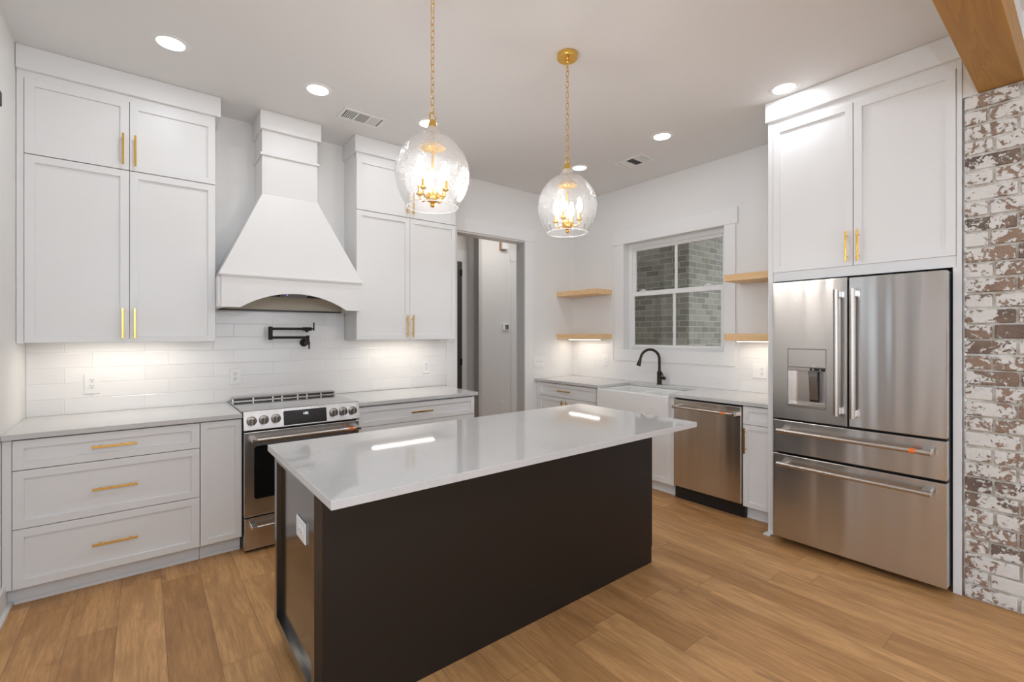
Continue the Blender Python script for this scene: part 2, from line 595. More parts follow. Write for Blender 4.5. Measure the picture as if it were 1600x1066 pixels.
    def shaker(s, side, a0, a1, z0, z1, front, t=0.02, w=0.062, depth=0.0125):
        """recessed-panel front; side 'A' faces -Y (a = x), side 'B' faces -X (a = y)"""
        b2 = bmesh.new()
        if side == 'A':
            m = Matrix(((1, 0, 0, 0), (0, 0, -1, front), (0, 1, 0, 0), (0, 0, 0, 1)))
            u0, u1 = a0, a1
        else:
            m = Matrix(((0, 0, -1, front), (-1, 0, 0, 0), (0, 1, 0, 0), (0, 0, 0, 1)))
            u0, u1 = -a1, -a0
        mm = Matrix.Translation(((u0 + u1) / 2, (z0 + z1) / 2, -t / 2)) @ Matrix.Diagonal((u1 - u0, z1 - z0, t, 1))
        bmesh.ops.create_cube(b2, size=1, matrix=mm)
        bmesh.ops.bevel(b2, geom=list(b2.edges), offset=0.0015, segments=1, affect='EDGES')
        b2.normal_update()
        f = max(b2.faces, key=lambda q: q.normal.z * q.calc_area())
        bmesh.ops.inset_region(b2, faces=[f], thickness=w, depth=0)
        bmesh.ops.inset_region(b2, faces=[f], thickness=0.0012, depth=-depth)
        bmesh.ops.transform(b2, matrix=m, verts=b2.verts)
        me = bpy.data.meshes.new('tmp')
        b2.to_mesh(me)
        b2.free()
        s.bm.from_mesh(me)
        bpy.data.meshes.remove(me)
        return s
    def build(s, name, material, parent=None, local=False, smooth=True, angle=35, solid=0.0):
        me = bpy.data.meshes.new(name)
        org = Vector((0, 0, 0))
        if parent is not None and not local:
            q = parent
            while q is not None:
                org += Vector(q.location)
                q = q.parent
        if org.length > 0:
            bmesh.ops.translate(s.bm, verts=s.bm.verts, vec=-org)
        s.bm.normal_update()
        for e in s.bm.edges:                      # flat faces stay flat, round ones break at hard corners
            if len(e.link_faces) == 2:
                e.smooth = e.calc_face_angle(0) < R(angle)
        s.bm.to_mesh(me)
        s.bm.free()
        me.materials.append(material)
        o = bpy.data.objects.new(name, me)
        COL.objects.link(o)
        if parent is not None:
            o.parent = parent
        if solid:
            md = o.modifiers.new('thickness', 'SOLIDIFY')
            md.thickness = solid
        return o

def box_obj(name, material, x0, x1, y0, y1, z0, z1, bev=0.0, parent=None):
    return MB().box(x0, x1, y0, y1, z0, z1, bev).build(name, material, parent)

def structure(name, material, boxes, bev=0.0):
    m = MB()
    for b in boxes:
        m.box(*b, bev)
    return tag(m.build(name, material), kind='structure')

# ------------------------------------------------------------------ main dimensions (metres)
WA, WB, CE = 4.12, 4.245, 3.08            # range wall y, window wall x, ceiling
LW = -0.575                                # left wall x
CT = 0.914                                 # counter top
BF, UF = 3.477, 3.82                       # base / upper door faces on the range wall
BB = 3.62                                  # base door faces on the window wall

# ------------------------------------------------------------------ setting
structure('floor', M['floor'], [(-4.2, 6.5, -5.2, 6.6, -0.12, 0.0)])
structure('ceiling', M['ceiling'], [(-4.2, 6.5, -5.2, 6.6, CE, CE + 0.12)])
# range wall with the cased opening
structure('wall_back', M['wall'], [(LW - 0.12, 2.525, WA, WA + 0.13, 0, CE), (2.525, 3.437, WA, WA + 0.13, 2.505, CE), (3.437, WB + 0.15, WA, WA + 0.13, 0, CE)])
# left wall; blue slab and narrow window are added for the refrigerator's reflections
WY0, WY1 = 1.53, 1.75
structure('wall_left', M['wall'], [(LW - 0.12, LW, 2.01, WA, 0, CE), (LW - 0.12, LW, WY1, 1.79, 0, CE), (LW - 0.12, LW, 1.79, 2.01, 2.3, CE), (LW - 0.12, LW, 1.79, 2.01, 0, 0.12), (LW - 0.12, LW, WY0, WY1, 2.3, CE), (LW - 0.12, LW, 1.41, WY0, 0, CE)])
structure('reflection_slab', M['slab_blue'], [(LW - 0.07, LW - 0.03, WY0, WY1, 0.005, 2.3)])  # unseen slab added to give a dark blue band in the steel
w2 = structure('reflection_window', M['trim'], [(LW - 0.08, LW - 0.02, 1.79, 1.80, 0.12, 2.3), (LW - 0.08, LW - 0.02, 2.0, 2.01, 0.12, 2.3), (LW - 0.08, LW - 0.02, 1.80, 2.0, 0.12, 0.15), (LW - 0.08, LW - 0.02, 1.80, 2.0, 2.27, 2.3)])  # unseen window added to give a bright band in the steel
MB().box(LW - 0.055, LW - 0.049, 1.80, 2.0, 0.15, 2.27).build('pane', M['tinted_pane'], w2)
structure('reflection_casing', M['trim'], [(LW, LW + 0.02, WY1, WY1 + 0.039, 0, 2.3), (LW, LW + 0.02, 2.011, 2.11, 0, 2.3), (LW, LW + 0.02, WY0 - 0.10, WY0, 0, 2.3), (LW, LW + 0.022, WY0 - 0.11, 2.12, 2.3, 2.43)], 0.002)  # casing of the added slab and window
# window wall with the window hole
O0, O1, OZ0, OZ1 = 2.165, 3.330, 1.255, 2.445
structure('wall_right', M['wall'], [(WB, WB + 0.15, 0.30, O0, 0, CE), (WB, WB + 0.15, O1, WA + 0.13, 0, CE), (WB, WB + 0.15, O0, O1, 0, OZ0), (WB, WB + 0.15, O0, O1, OZ1, CE)])
# living room shell behind the camera, its window openings added for light
structure('wall_rear', M['wall'], [(-4.2, -1.0, -5.12, -5.0, 0, CE), (3.0, 4.4, -5.12, -5.0, 0, CE), (-1.0, 3.0, -5.12, -5.0, 0, 0.4), (-1.0, 3.0, -5.12, -5.0, 2.75, CE)])
structure('wall_living_left', M['wall'], [(-4.2, -4.08, -5.0, -3.2, 0, CE), (-4.2, -4.08, -0.8, 1.41, 0, CE), (-4.2, -4.08, -3.2, -0.8, 0, 0.5), (-4.2, -4.08, -3.2, -0.8, 2.5, CE), (-4.08, LW - 0.12, 1.41, 1.53, 0, CE)])
structure('wall_living_right', M['wall'], [(3.60, 3.72, -5.0, -1.2, 0, CE)])
# header above the beam and above the brick
structure('wall_header', M['wall'], [(-4.08, 3.53, 0.245, 0.394, 2.905, CE), (3.515, 3.62, -1.2, 0.466, 2.722, CE)])

# hall beyond the doorway
structure('wall_hall_back', M['wall'], [(3.607, 5.6, 5.3, 5.42, 0, CE), (3.607, 3.66, 5.3, 5.6, 0, CE), (1.9, 3.66, 5.6, 5.72, 0, CE)])
structure('wall_hall_side', M['wall'], [(1.8, 1.92, WA + 0.13, 5.72, 0, CE), (5.5, 5.62, WA + 0.13, 5.42, 0, CE)])
structure('door_1', M['door_dark'], [(2.62, 3.505, 5.565, 5.6, 0.01, 2.445)])
structure('trim_1', M['trim'], [(3.51, 3.582, 5.58, 5.6, 0, 2.455), (2.54, 2.62, 5.58, 5.6, 0, 2.455), (2.53, 3.592, 5.575, 5.6, 2.455, 2.605)], 0.002)
structure('trim_2', M['trim'], [(4.165, 4.29, 5.28, 5.3, 0, 2.49), (4.148, 5.3, 5.275, 5.3, 2.49, 2.635)], 0.002)
structure('baseboard_hall', M['trim'], [(3.607, 4.165, 5.285, 5.3, 0, 0.14)], 0.003)
for hz in (2.25, 1.0):
    MB().box(3.47, 3.505, 5.555, 5.57, hz, hz + 0.09, 0.003).build('hinge', M['bronze_black'], bpy.data.objects['door_1'])
light('hall_ceiling_lamp', 'AREA', (3.75, 4.62, 3.06), P['hall'], (0.98, 0.94, 0.90), size=0.5, shape='DISK')  # unseen light added to brighten the hall walls

# cased opening: jamb lining, side casings and head casing
structure('trim_3', M['trim'], [
    (2.398, 2.525, WA - 0.02, WA, 0, 2.505), (3.437, 3.564, WA - 0.02, WA, 0, 2.505), (2.382, 3.580, WA - 0.024, WA, 2.505, 2.64),
    (2.505, 2.525, WA, WA + 0.15, 0, 2.505), (3.437, 3.450, WA, WA + 0.15, 0, 2.505), (2.505, 3.45, WA, WA + 0.15, 2.490, 2.508)], 0.002)
structure('baseboard_left', M['trim'], [(LW, LW + 0.016, 2.121, 3.52, 0, 0.135), (LW, LW + 0.032, 2.121, 3.55, 0, 0.022), (LW, LW + 0.016, 1.412, WY0 - 0.101, 0, 0.135)], 0.003)
structure('baseboard_back', M['trim'], [(3.57, BB + 0.02, WA - 0.015, WA, 0, 0.135)], 0.003)

# tile splashbacks
structure('trim_4', M['tile_x'], [(LW + 0.001, 2.397, WA - 0.010, WA, CT, 1.382), (0.39, 1.376, WA - 0.0099, WA, 1.382, 1.66)])
structure('trim_5', M['tile_y'], [(WB - 0.010, WB, 1.475, 2.03, CT, 1.375), (WB - 0.010, WB, 2.03, 3.475, CT, 1.135), (WB - 0.010, WB, 3.475, WA - 0.001, CT, 1.375)])

# window in the window wall
win = tag(MB().box(WB + 0.085, WB + 0.135, O0, O0 + 0.045, OZ0, OZ1, .003).box(WB + 0.085, WB + 0.135, O1 - 0.045, O1, OZ0, OZ1, .003)
          .box(WB + 0.085, WB + 0.135, O0 + 0.045, O1 - 0.045, OZ1 - 0.045, OZ1, .003).box(WB + 0.085, WB + 0.135, O0 + 0.045, O1 - 0.045, OZ0, OZ0 + 0.035, .003)
          .build('window_1', M['trim']), kind='structure')
a0, a1 = O0 + 0.045, O1 - 0.045
zm0, zm1 = 1.855, 1.905
def sash(xf, z0, z1, rails, name):
    sw = 0.032
    f = MB().box(xf, xf + 0.03, a0, a0 + sw, z0, z1, .002).box(xf, xf + 0.03, a1 - sw, a1, z0, z1, .002).box(xf, xf + 0.03, a0 + sw, a1 - sw, z0, z0 + rails[0], .002).box(xf, xf + 0.03, a0 + sw, a1 - sw, z1 - rails[1], z1, .002)
    f.box(xf + 0.006, xf + 0.024, (a0 + a1) / 2 - 0.012, (a0 + a1) / 2 + 0.012, z0 + rails[0], z1 - rails[1], .001)
    s_ = f.build(name, M['trim'], win)
    MB().box(xf + 0.013, xf + 0.017, a0 + sw, a1 - sw, z0 + rails[0], z1 - rails[1]).build('pane', M['pane'], s_)
    return s_
up_s = sash(WB + 0.103, 1.86, OZ1 - 0.045, (0.045, 0.035), 'upper_sash')
lo_s = sash(WB + 0.070, OZ0 + 0.03, 1.905, (0.03, 0.050), 'lower_sash')
for yy in (a0 + 0.16, a1 - 0.16):
    MB().box(WB + 0.055, WB + 0.095, yy - 0.035, yy + 0.035, 1.905, 1.912, .002).box(WB + 0.062, WB + 0.085, yy - 0.02, yy + 0.02, 1.912, 1.924, .003).build('sash_lock', M['trim'], win)
structure('trim_6', M['trim'], [
    (WB - 0.018, WB, 2.062, O0 + 0.004, OZ0 + 0.004, 2.444), (WB - 0.018, WB, O1 - 0.004, 3.446, OZ0 + 0.004, 2.444),
    (WB - 0.022, WB, 2.042, 3.466, 2.444, 2.600), (WB - 0.018, WB, 2.062, 3.446, 1.135, OZ0 + 0.004)], 0.002)

# the neighbouring wing of the house seen through the window
structure('wall_exterior_lit', M['brick_ext_x'], [(5.45, 9.0, 3.25, 3.30, -0.3, 6.0)])
structure('wall_exterior_shaded', M['brick_ext_y'], [(5.445, 5.50, 3.251, 8.0, -0.3, 6.0)])
structure('ground_outside', simple('outdoor_ground', (0.16, 0.15, 0.13), 0.9), [(4.40, 12.0, -8, 3.25, -0.4, -0.15)])

# whitewashed brick wall: real courses with recessed mortar
def brick_wall():
    X0 = 3.502
    y1, y0, top = 0.456, -1.2, 2.720
    core = MB().box(X0 + 0.010, 3.60, y0, y1 - 0.006, 0, top)
    wall = tag(core.build('wall_brick', M['mortar']), kind='structure')
    m = MB()
    tones = []
    ch, bl = 0.0824, 0.206
    rows = int(top / ch)
    rnd = random.Random(11)
    for r in range(rows):
        z = r * ch
        y = y1 + (0.0 if r % 2 else -bl * 0.5 + bl)
        first = True
        y = y1
        while y > y0 + 0.03:
            L = bl * rnd.uniform(0.96, 1.05)
            if first and r % 2:
                L = bl * rnd.uniform(0.45, 0.6)
            first = False
            ya = max(y - L, y0)
            n0 = len(m.bm.faces)
            j = rnd.uniform
            nb = len(m.bm.verts)
            m.box(X0 - j(0, 0.006), 3.56, ya + 0.011, y, z + 0.006 + j(-.002, .002), z + ch - 0.006 + j(-.002, .002), 0.006, 2)
            tones.append((nb, len(m.bm.verts), rnd.random()))
            y = ya
    vt = [0.0] * len(m.bm.verts)
    for a, b, t in tones:
        for i in range(a, b): vt[i] = t
    # uneven faces
    o = m.build('brick_courses', M['limewash'], wall)
    at = o.data.attributes.new('tone', 'FLOAT', 'POINT')
    for i, t in enumerate(vt): at.data[i].value = t
    return wall
brick_wall()

# wooden beam
bt_ = thing('wooden_beam', 'stained brown wooden beam crossing the ceiling, resting on whitewashed brick', 'beam', (3.5, 0.32, 2.735))
MB().box(-4.07, 3.54, 0.235, 0.404, 2.7225, 2.905, 0.002).build('beam_casing', M['beam'], bt_)

# ------------------------------------------------------------------ brass bar pulls
def pull(side, u, z, front, L, vertical, parent, name='handle'):
    """u = x on side A, y on side B; front = door face coordinate"""
    m = MB()
    s, o = 0.0055, 0.030
    def bx(u0, u1, z0, z1, n0, n1, bev=0.0015):
        if side == 'A': m.box(u0, u1, front - n1, front - n0, z0, z1, bev)
        else: m.box(front - n1, front - n0, u0, u1, z0, z1, bev)
    if vertical:
        bx(u - s, u + s, z - L / 2, z + L / 2, o - 0.005, o + 0.005)
        for d in (-1, 1): bx(u - 0.0045, u + 0.0045, z + d * (L / 2 - 0.032) - 0.0045, z + d * (L / 2 - 0.032) + 0.0045, 0, o - 0.004)
    else:
        bx(u - L / 2, u + L / 2, z - s, z + s, o - 0.005, o + 0.005)
        for d in (-1, 1): bx(u + d * (L / 2 - 0.032) - 0.0045, u + d * (L / 2 - 0.032) + 0.0045, z - 0.0045, z + 0.0045, 0, o - 0.004)
    return m.build(name, M['brass'], parent)

def front(side, a0, a1, z0, z1, f, parent, name, h=None, w=0.062):
    """a shaker front with an optional handle (orientation, u, z, length)"""
    d = MB().shaker(side, a0, a1, z0, z1, f, w=w).build(name, M['cab'], parent)
    if h:
        pull(side, h[1], h[2], f, h[3], h[0] == 'v', d)
    return d

# ------------------------------------------------------------------ base cabinets, range wall
c = thing('drawer_cabinet', 'white three-drawer base cabinet against the left wall under the long counter', 'cabinet', (-0.14, 3.8, 0))
MB().box(LW + 0.002, 0.2715, BF + 0.055, WA - 0.002, 0.105, 0.885).box(LW + 0.002, LW + 0.002 + 0.017, BF + 0.021, BF + 0.056, 0.105, 0.885).box(0.2715 - 0.017, 0.2715, BF + 0.021, BF + 0.056, 0.105, 0.885).box(LW + 0.002, -0.538, BF + 0.006, BF + 0.03, 0.105, 0.885, .001).build('body', M['cab'], c)
MB().box(LW + 0.002, 0.2715, 3.555, 3.575, 0.0, 0.105).box(LW + 0.034, 0.2715, 3.543, 3.555, 0.0, 0.022, .004).build('toe_kick', M['cab'], c)
front('A', -0.535, 0.2695, 0.722, 0.876, BF, c, 'drawer', ('h', -0.131, 0.803, 0.197), w=0.057)
front('A', -0.535, 0.2695, 0.4165, 0.718, BF, c, 'drawer', ('h', -0.129, 0.568, 0.197), w=0.057)
front('A', -0.535, 0.2695, 0.106, 0.4125, BF, c, 'drawer', ('h', -0.129, 0.260, 0.197), w=0.057)

c = thing('narrow_base_cabinet', 'narrow white base cabinet with one plain tall panel left of the range', 'cabinet', (0.386, 3.8, 0))
MB().box(0.2735, 0.4985, BF + 0.055, WA - 0.002, 0.105, 0.885).box(0.2735, 0.2735 + 0.017, BF + 0.021, BF + 0.056, 0.105, 0.885).box(0.4985 - 0.017, 0.4985, BF + 0.021, BF + 0.056, 0.105, 0.885).build('body', M['cab'], c)
MB().box(0.2735, 0.4985, 3.555, 3.575, 0.0, 0.105).box(0.2735, 0.4985, 3.543, 3.555, 0.0, 0.022, .004).build('toe_kick', M['cab'], c)
front('A', 0.2735, 0.498, 0.106, 0.876, BF, c, 'door', None, w=0.05)

c = thing('drawer_cabinet', 'white wide drawer base cabinet between the range and the doorway', 'cabinet', (1.80, 3.8, 0))
MB().box(1.2645, 2.322, BF + 0.055, WA - 0.022, 0.105, 0.885).box(1.2645, 1.2645 + 0.017, BF + 0.021, BF + 0.056, 0.105, 0.885).box(2.322 - 0.017, 2.322, BF + 0.021, BF + 0.056, 0.105, 0.885).build('body', M['cab'], c)
MB().box(1.2645, 2.322, 3.555, 3.575, 0.0, 0.105).build('toe_kick', M['cab'], c)
front('A', 1.2665, 2.320, 0.7215, 0.873, BF, c, 'drawer', ('h', 1.79, 0.797, 0.197), w=0.052)
front('A', 1.2665, 2.320, 0.4165, 0.7175, BF, c, 'drawer', ('h', 1.79, 0.568, 0.197))
front('A', 1.2665, 2.320, 0.106, 0.4125, BF, c, 'drawer', ('h', 1.79, 0.260, 0.197))

def counter(name, label, boxes):
    m = MB()
    for b in boxes: m.box(*b, CT - 0.029, CT, 0.0022, 2)
    o = m.build(name, M['quartz'])
    return tag(o, label, 'countertop')
counter('countertop', 'white quartz countertop running from the left wall to the range', [(LW + 0.002, 0.4985, 3.452, WA - 0.011)])
counter('countertop', 'white quartz countertop between the range and the doorway', [(1.2645, 2.345, 3.452, WA - 0.023)])

# ------------------------------------------------------------------ range
rg = thing('kitchen_range', 'stainless steel slide-in electric range with knobs under the white hood', 'range', (0.881, 3.76, 0))
x0, x1 = 0.503, 1.260
MB().box(x0, x1, 3.50, 4.09, 0.03, 0.905).build('body', M['black'], rg)
MB().box(x0 - 0.006, x1 + 0.002, 3.450, 4.085, 0.9165, 0.9262, .002).build('cooktop', M['cooktop_glass'], rg)
# slanted control fascia
fa = MB().prism([(3.421, 0.802), (3.421, 0.806), (3.447, 0.922), (3.452, 0.9255), (3.50, 0.9255), (3.50, 0.802)], 'x', x0, x1).build('control_panel', M['steel'], rg)
def fy(z): return 3.421 + (z - 0.806) / 0.116 * 0.026
for kx, kz in ((0.549, 0.861), (0.620, 0.862), (0.693, 0.863), (1.072, 0.866), (1.140, 0.866), (1.208, 0.866)):
    y = fy(kz)
    kn = MB().cyl((kx, y + 0.002, kz), (kx, y - 0.006, kz), 0.031, 0.030, 28).cyl((kx, y - 0.006, kz), (kx, y - 0.036, kz), 0.0245, 0.022, 28).build('knob', M['bar'], fa)
    MB().box(kx - 0.0045, kx + 0.0045, y - 0.044, y - 0.034, kz - 0.021, kz + 0.021, .002).build('grip', M['bar'], kn)
ds = MB().prism([(fy(0.812) - 0.002, 0.812), (fy(0.906) - 0.002, 0.906), (fy(0.906) + 0.006, 0.906), (fy(0.812) + 0.006, 0.812)], 'x', 0.740, 1.022).build('display', M['black_glass'], fa)
# clock digits 1:05 in small segments
seg = MB()
def bar(x, z, w, h): seg.box(x, x + w, fy(z + h / 2) - 0.0042, fy(z + h / 2) - 0.0018, z, z + h)
def digit(x, z, on, w=0.0075, h=0.0150, t=0.0016):
    P = {'a': (0, h - t, w, t), 'g': (0, h / 2 - t / 2, w, t), 'd': (0, 0, w, t), 'f': (0, h / 2, t, h / 2), 'e': (0, 0, t, h / 2), 'b': (w - t, h / 2, t, h / 2), 'c': (w - t, 0, t, h / 2)}
    for q in on:
        a, b, c_, d = P[q]
        bar(x + a, z + b, c_, d)
dz = 0.873
digit(0.862, dz, 'bc'); bar(0.8735, dz + 0.004, 0.0014, 0.0018); bar(0.8735, dz + 0.010, 0.0014, 0.0018)
digit(0.878, dz, 'abcdef'); digit(0.890, dz, 'afgcd')
seg.build('clock_digits', M['digit'], ds)
# oven door
od = MB().box(x0 + 0.002, x1 - 0.002, 3.430, 3.497, 0.237, 0.790, .004, 2).build('oven_door', M['steel'], rg)
MB().prism([(0.563 + r * 0 + 0.012, 0.349), (1.199 - 0.012, 0.349), (1.2, 0.361), (1.2, 0.684), (1.188, 0.696), (0.575, 0.696), (0.562, 0.684), (0.562, 0.361)] if (r := 0) == 0 else [], 'y', 3.4285, 3.436).build('window', M['black_glass'], od)
hd = MB().cyl((0.548, 3.378, 0.742), (1.246, 3.378, 0.742), 0.0125, seg=20)
hd.build('handle', M['bar'], od)
for hx in (0.552, 1.228):
    MB().box(hx - 0.012, hx + 0.022, 3.366, 3.431, 0.729, 0.755, .004, 2).build('handle_bracket', M['bar'], od)
MB().cyl((1.168, 3.378, 0.742), (1.196, 3.378, 0.742), 0.0133, seg=20).build('orange_band', M['orange'], od)
dr = MB().box(x0 + 0.004, x1 - 0.004, 3.430, 3.497, 0.022, 0.229, .004, 2).build('warming_drawer', M['steel'], rg)
MB().cyl((0.548, 3.385, 0.176), (1.235, 3.385, 0.176), 0.012, seg=20).build('handle', M['bar'], dr)
for hx in (0.552, 1.218):
    MB().box(hx - 0.012, hx + 0.022, 3.373, 3.431, 0.164, 0.188, .004, 2).build('handle_bracket', M['bar'], dr)
MB().box(x0 + 0.012, x1 - 0.012, 3.47, 3.60, 0.0, 0.03).box(x0 + 0.012, x1 - 0.012, 3.9, 4.05, 0.0, 0.03).build('feet', M['black'], rg)
# rear vent trim, slotted
vt = MB()
vy0, vy1 = 3.985, 4.075
vt.box(x0 + 0.004, x1 - 0.004, vy0, vy0 + 0.008, 0.9255, 0.932, .002).box(x0 + 0.004, x1 - 0.004, vy0, vy1, 0.946, 0.953, .003)
vt.box(x0 + 0.004, x1 - 0.004, vy1 - 0.012, vy1, 0.9255, 0.948)
for q in (0.0, 0.135, 0.27, 0.335, 0.45, 0.52, 0.63, 0.738):
    vt.box(x0 + 0.004 + q, x0 + 0.016 + q, vy0, vy1, 0.930, 0.948, .002)
vt.build('rear_vent', M['bar'], rg)
MB().box(x0 + 0.012, x1 - 0.012, vy0 + 0.012, vy1 - 0.013, 0.9256, 0.944).build('vent_recess', M['black'], rg)

# ------------------------------------------------------------------ hood
hx0, hx1, hc = 0.408, 1.359, 0.8835
hd = thing('range_hood', 'white tapered wooden range hood with arched apron above the range', 'range hood', (hc, 3.9, 1.617))
MB().box(0.680, 1.070, 3.83, WA - 0.001, 2.440, 2.95).build('chimney', M['hood'], hd)
MB().box(0.664, 1.092, 3.802, WA - 0.001, 2.942, CE - 0.001, .002).build('crown', M['hood'], hd)
MB().box(0.666, 1.084, 3.813, WA - 0.001, 2.752, 2.774, .004).build('chimney_trim', M['hood'], hd)
# tapered canopy
tz, bz = 2.465, 1.848
T = [(0.680, 3.828, tz), (1.070, 3.828, tz), (1.070, WA - 0.001, tz), (0.680, WA - 0.001, tz)]
B = [(0.396, 3.672, bz), (1.371, 3.672, bz), (1.371, WA - 0.001, bz), (0.396, WA - 0.001, bz)]
MB().poly(T + B, [(3, 2, 1, 0), (4, 5, 6, 7), (0, 1, 5, 4), (1, 2, 6, 5), (2, 3, 7, 6), (3, 0, 4, 7)][0:6]).build('canopy', M['hood'], hd, angle=20)
MB().box(0.393, 1.3745, 3.662, WA - 0.001, 1.833, 1.850, .003).box(0.401, 1.367, 3.670, WA - 0.001, 1.824, 1.834, .003).build('ledge_moulding', M['hood'], hd)
# arched front apron
n = 28
ax0, ax1, az0, az1 = 0.522, 1.245, 1.619, 1.727
# a shallow circular arc through (ax0,az0),(mid,az1),(ax1,az0)
hw, sg = (ax1 - ax0) / 2, az1 - az0
rad = (hw * hw + sg * sg) / (2 * sg)
arc = []
for i in range(n + 1):
    xx = ax0 + (ax1 - ax0) * i / n
    arc.append((xx, az1 - rad + math.sqrt(rad * rad - (xx - (ax0 + ax1) / 2) ** 2)))
ap = MB()
yF, yB = 3.680, 3.702
top = 1.826
cols = [(hx0, 1.617), (ax0 - 0.001, 1.617)] + arc + [(ax1 + 0.001, 1.617), (hx1, 1.617)]
vf = [[ap.bm.verts.new((xx, y, z)) for y in (yF, yB) for z in (zz, top)] for xx, zz in cols]
for p, q in zip(vf, vf[1:]):
    ap.bm.faces.new([p[0], q[0], q[1], p[1]])
    ap.bm.faces.new([p[3], q[3], q[2], p[2]])
    ap.bm.faces.new([p[0], p[2], q[2], q[0]])
    ap.bm.faces.new([p[1], q[1], q[3], p[3]])
ap.bm.faces.new([vf[0][0], vf[0][1], vf[0][3], vf[0][2]])
ap.bm.faces.new([vf[-1][0], vf[-1][2], vf[-1][3], vf[-1][1]])
ap.build('apron', M['hood'], hd, angle=40)
MB().box(0.3885, hx0 + 0.022, yB, WA - 0.011, 1.617, top).build('apron_side', M['hood'], hd)
MB().box(hx1 - 0.022, 1.3770, yB, WA - 0.011, 1.617, top).build('apron_side', M['hood'], hd)
ln = MB().box(hx0 + 0.022, hx1 - 0.022, yB, WA - 0.012, 1.775, 1.800).box(hx0 + 0.022, hx1 - 0.022, WA - 0.035, WA - 0.012, 1.624, 1.775).build('liner', M['cream'], hd)
MB().box(hx0 + 0.022, hx1 - 0.022, WA - 0.037, WA - 0.0105, 1.612, 1.624).build('rear_edge', M['black'], hd)
ins = MB().box(hc - 0.30, hc + 0.30, 3.740, 4.03, 1.722, 1.776, .004).build('insert', M['bar'], hd)
MB().prism([(3.722, 1.7755), (3.722, 1.722), (3.738, 1.702), (3.76, 1.702), (3.76, 1.7755)], 'x', hc - 0.085, hc + 0.075).build('control_strip', M['grey_panel'], ins)
MB().box(hc - 0.062, hc - 0.052, 3.7215, 3.730, 1.7165, 1.7225).build('indicator', M['hood_led'], ins)
for s_ in (-1, 1):
    fl = MB()
    for i in range(20):
        xx = hc + s_ * (0.10 + i * 0.0095)
        fl.box(xx - 0.002, xx + 0.002, 3.736, 3.80, 1.708, 1.724)
    fl.build('baffle_filter', M['bronze_black'], ins)

# ------------------------------------------------------------------ upper cabinets, range wall
c = thing('upper_cabinet', 'white four-door wall cabinet against the left wall, left of the range hood', 'cabinet', (-0.09, 3.97, 1.38))
MB().box(LW + 0.002, 0.386, UF + 0.055, WA - 0.002, 1.401, 2.96).box(LW + 0.002, LW + 0.002 + 0.017, UF + 0.021, UF + 0.056, 1.401, 2.96).box(0.386 - 0.017, 0.386, UF + 0.021, UF + 0.056, 1.401, 2.96).box(0.368, 0.386, UF + 0.021, WA - 0.002, 1.376, 1.402).box(LW + 0.002, -0.543, UF + 0.006, UF + 0.03, 1.376, 2.945, .001).box(-0.543, 0.386, UF + 0.006, UF + 0.03, 2.903, 2.96).build('body', M['cab'], c)
MB().box(LW + 0.002, 0.418, 3.800, WA - 0.002, 2.944, CE - 0.001, .002).build('crown', M['cab'], c)
front('A', -0.541, -0.0765, 2.471, 2.906, UF, c, 'door', ('v', -0.106, 2.593, 0.193), w=0.058)
front('A', -0.0735, 0.3865, 2.471, 2.906, UF, c, 'door', ('v', -0.046, 2.593, 0.193), w=0.058)
front('A', -0.541, -0.0765, 1.380, 2.466, UF, c, 'door', ('v', -0.107, 1.499, 0.190), w=0.058)
front('A', -0.0735, 0.3865, 1.380, 2.466, UF, c, 'door', ('v', -0.048, 1.499, 0.190), w=0.058)

c = thing('upper_cabinet', 'white four-door wall cabinet between the range hood and the doorway', 'cabinet', (1.86, 3.97, 1.38))
MB().box(1.378, 2.334, UF + 0.055, WA - 0.002, 1.401, 2.96).box(1.378, 1.378 + 0.017, UF + 0.021, UF + 0.056, 1.401, 2.96).box(2.334 - 0.017, 2.334, UF + 0.021, UF + 0.056, 1.401, 2.96).box(1.378, 1.396, UF + 0.021, WA - 0.002, 1.376, 1.402).box(2.316, 2.334, UF + 0.021, WA - 0.002, 1.376, 1.402).box(1.378, 2.334, UF + 0.006, UF + 0.03, 2.903, 2.96).build('body', M['cab'], c)
MB().box(1.362, 2.350, 3.800, WA - 0.002, 2.944, CE - 0.001, .002).build('crown', M['cab'], c)
front('A', 1.380, 1.8575, 2.471, 2.906, UF, c, 'door', ('v', 1.825, 2.593, 0.193), w=0.058)
front('A', 1.8605, 2.333, 2.471, 2.906, UF, c, 'door', ('v', 1.884, 2.593, 0.193), w=0.058)
front('A', 1.380, 1.8575, 1.384, 2.466, UF, c, 'door', ('v', 1.826, 1.503, 0.195), w=0.058)
front('A', 1.8605, 2.333, 1.384, 2.466, UF, c, 'door', ('v', 1.881, 1.503, 0.195), w=0.058)

# LED bars under the cabinets and shelves
def led_bar(name, label, x0, x1, y0, y1, ztop, power, group=None):
    cx, cy = (x0 + x1) / 2, (y0 + y1) / 2
    t = thing(name, label, 'light', (cx, cy, ztop - 0.014), group=group)
    MB().box(x0 - 0.004, x1 + 0.004, y0 - 0.004, y1 + 0.004, ztop - 0.008, ztop, .001).build('housing', M['plate'], t)
    MB().box(x0, x1, y0, y1, ztop - 0.014, ztop - 0.0075, .002).build('diffuser', M['led'], t)
    light(name + '_lamp', 'AREA', (cx, cy, ztop - 0.016), power * P['led'], (1, 0.89, 0.76), size=x1 - x0, size_y=y1 - y0)
    return t
led_bar('under_cabinet_light', 'lit LED bar under the wall cabinet left of the hood', -0.42, 0.22, 3.875, 3.935, 1.401, 3.2)
led_bar('under_cabinet_light', 'lit LED bar under the wall cabinet beside the doorway', 1.55, 2.14, 3.875, 3.935, 1.401, 3.2)

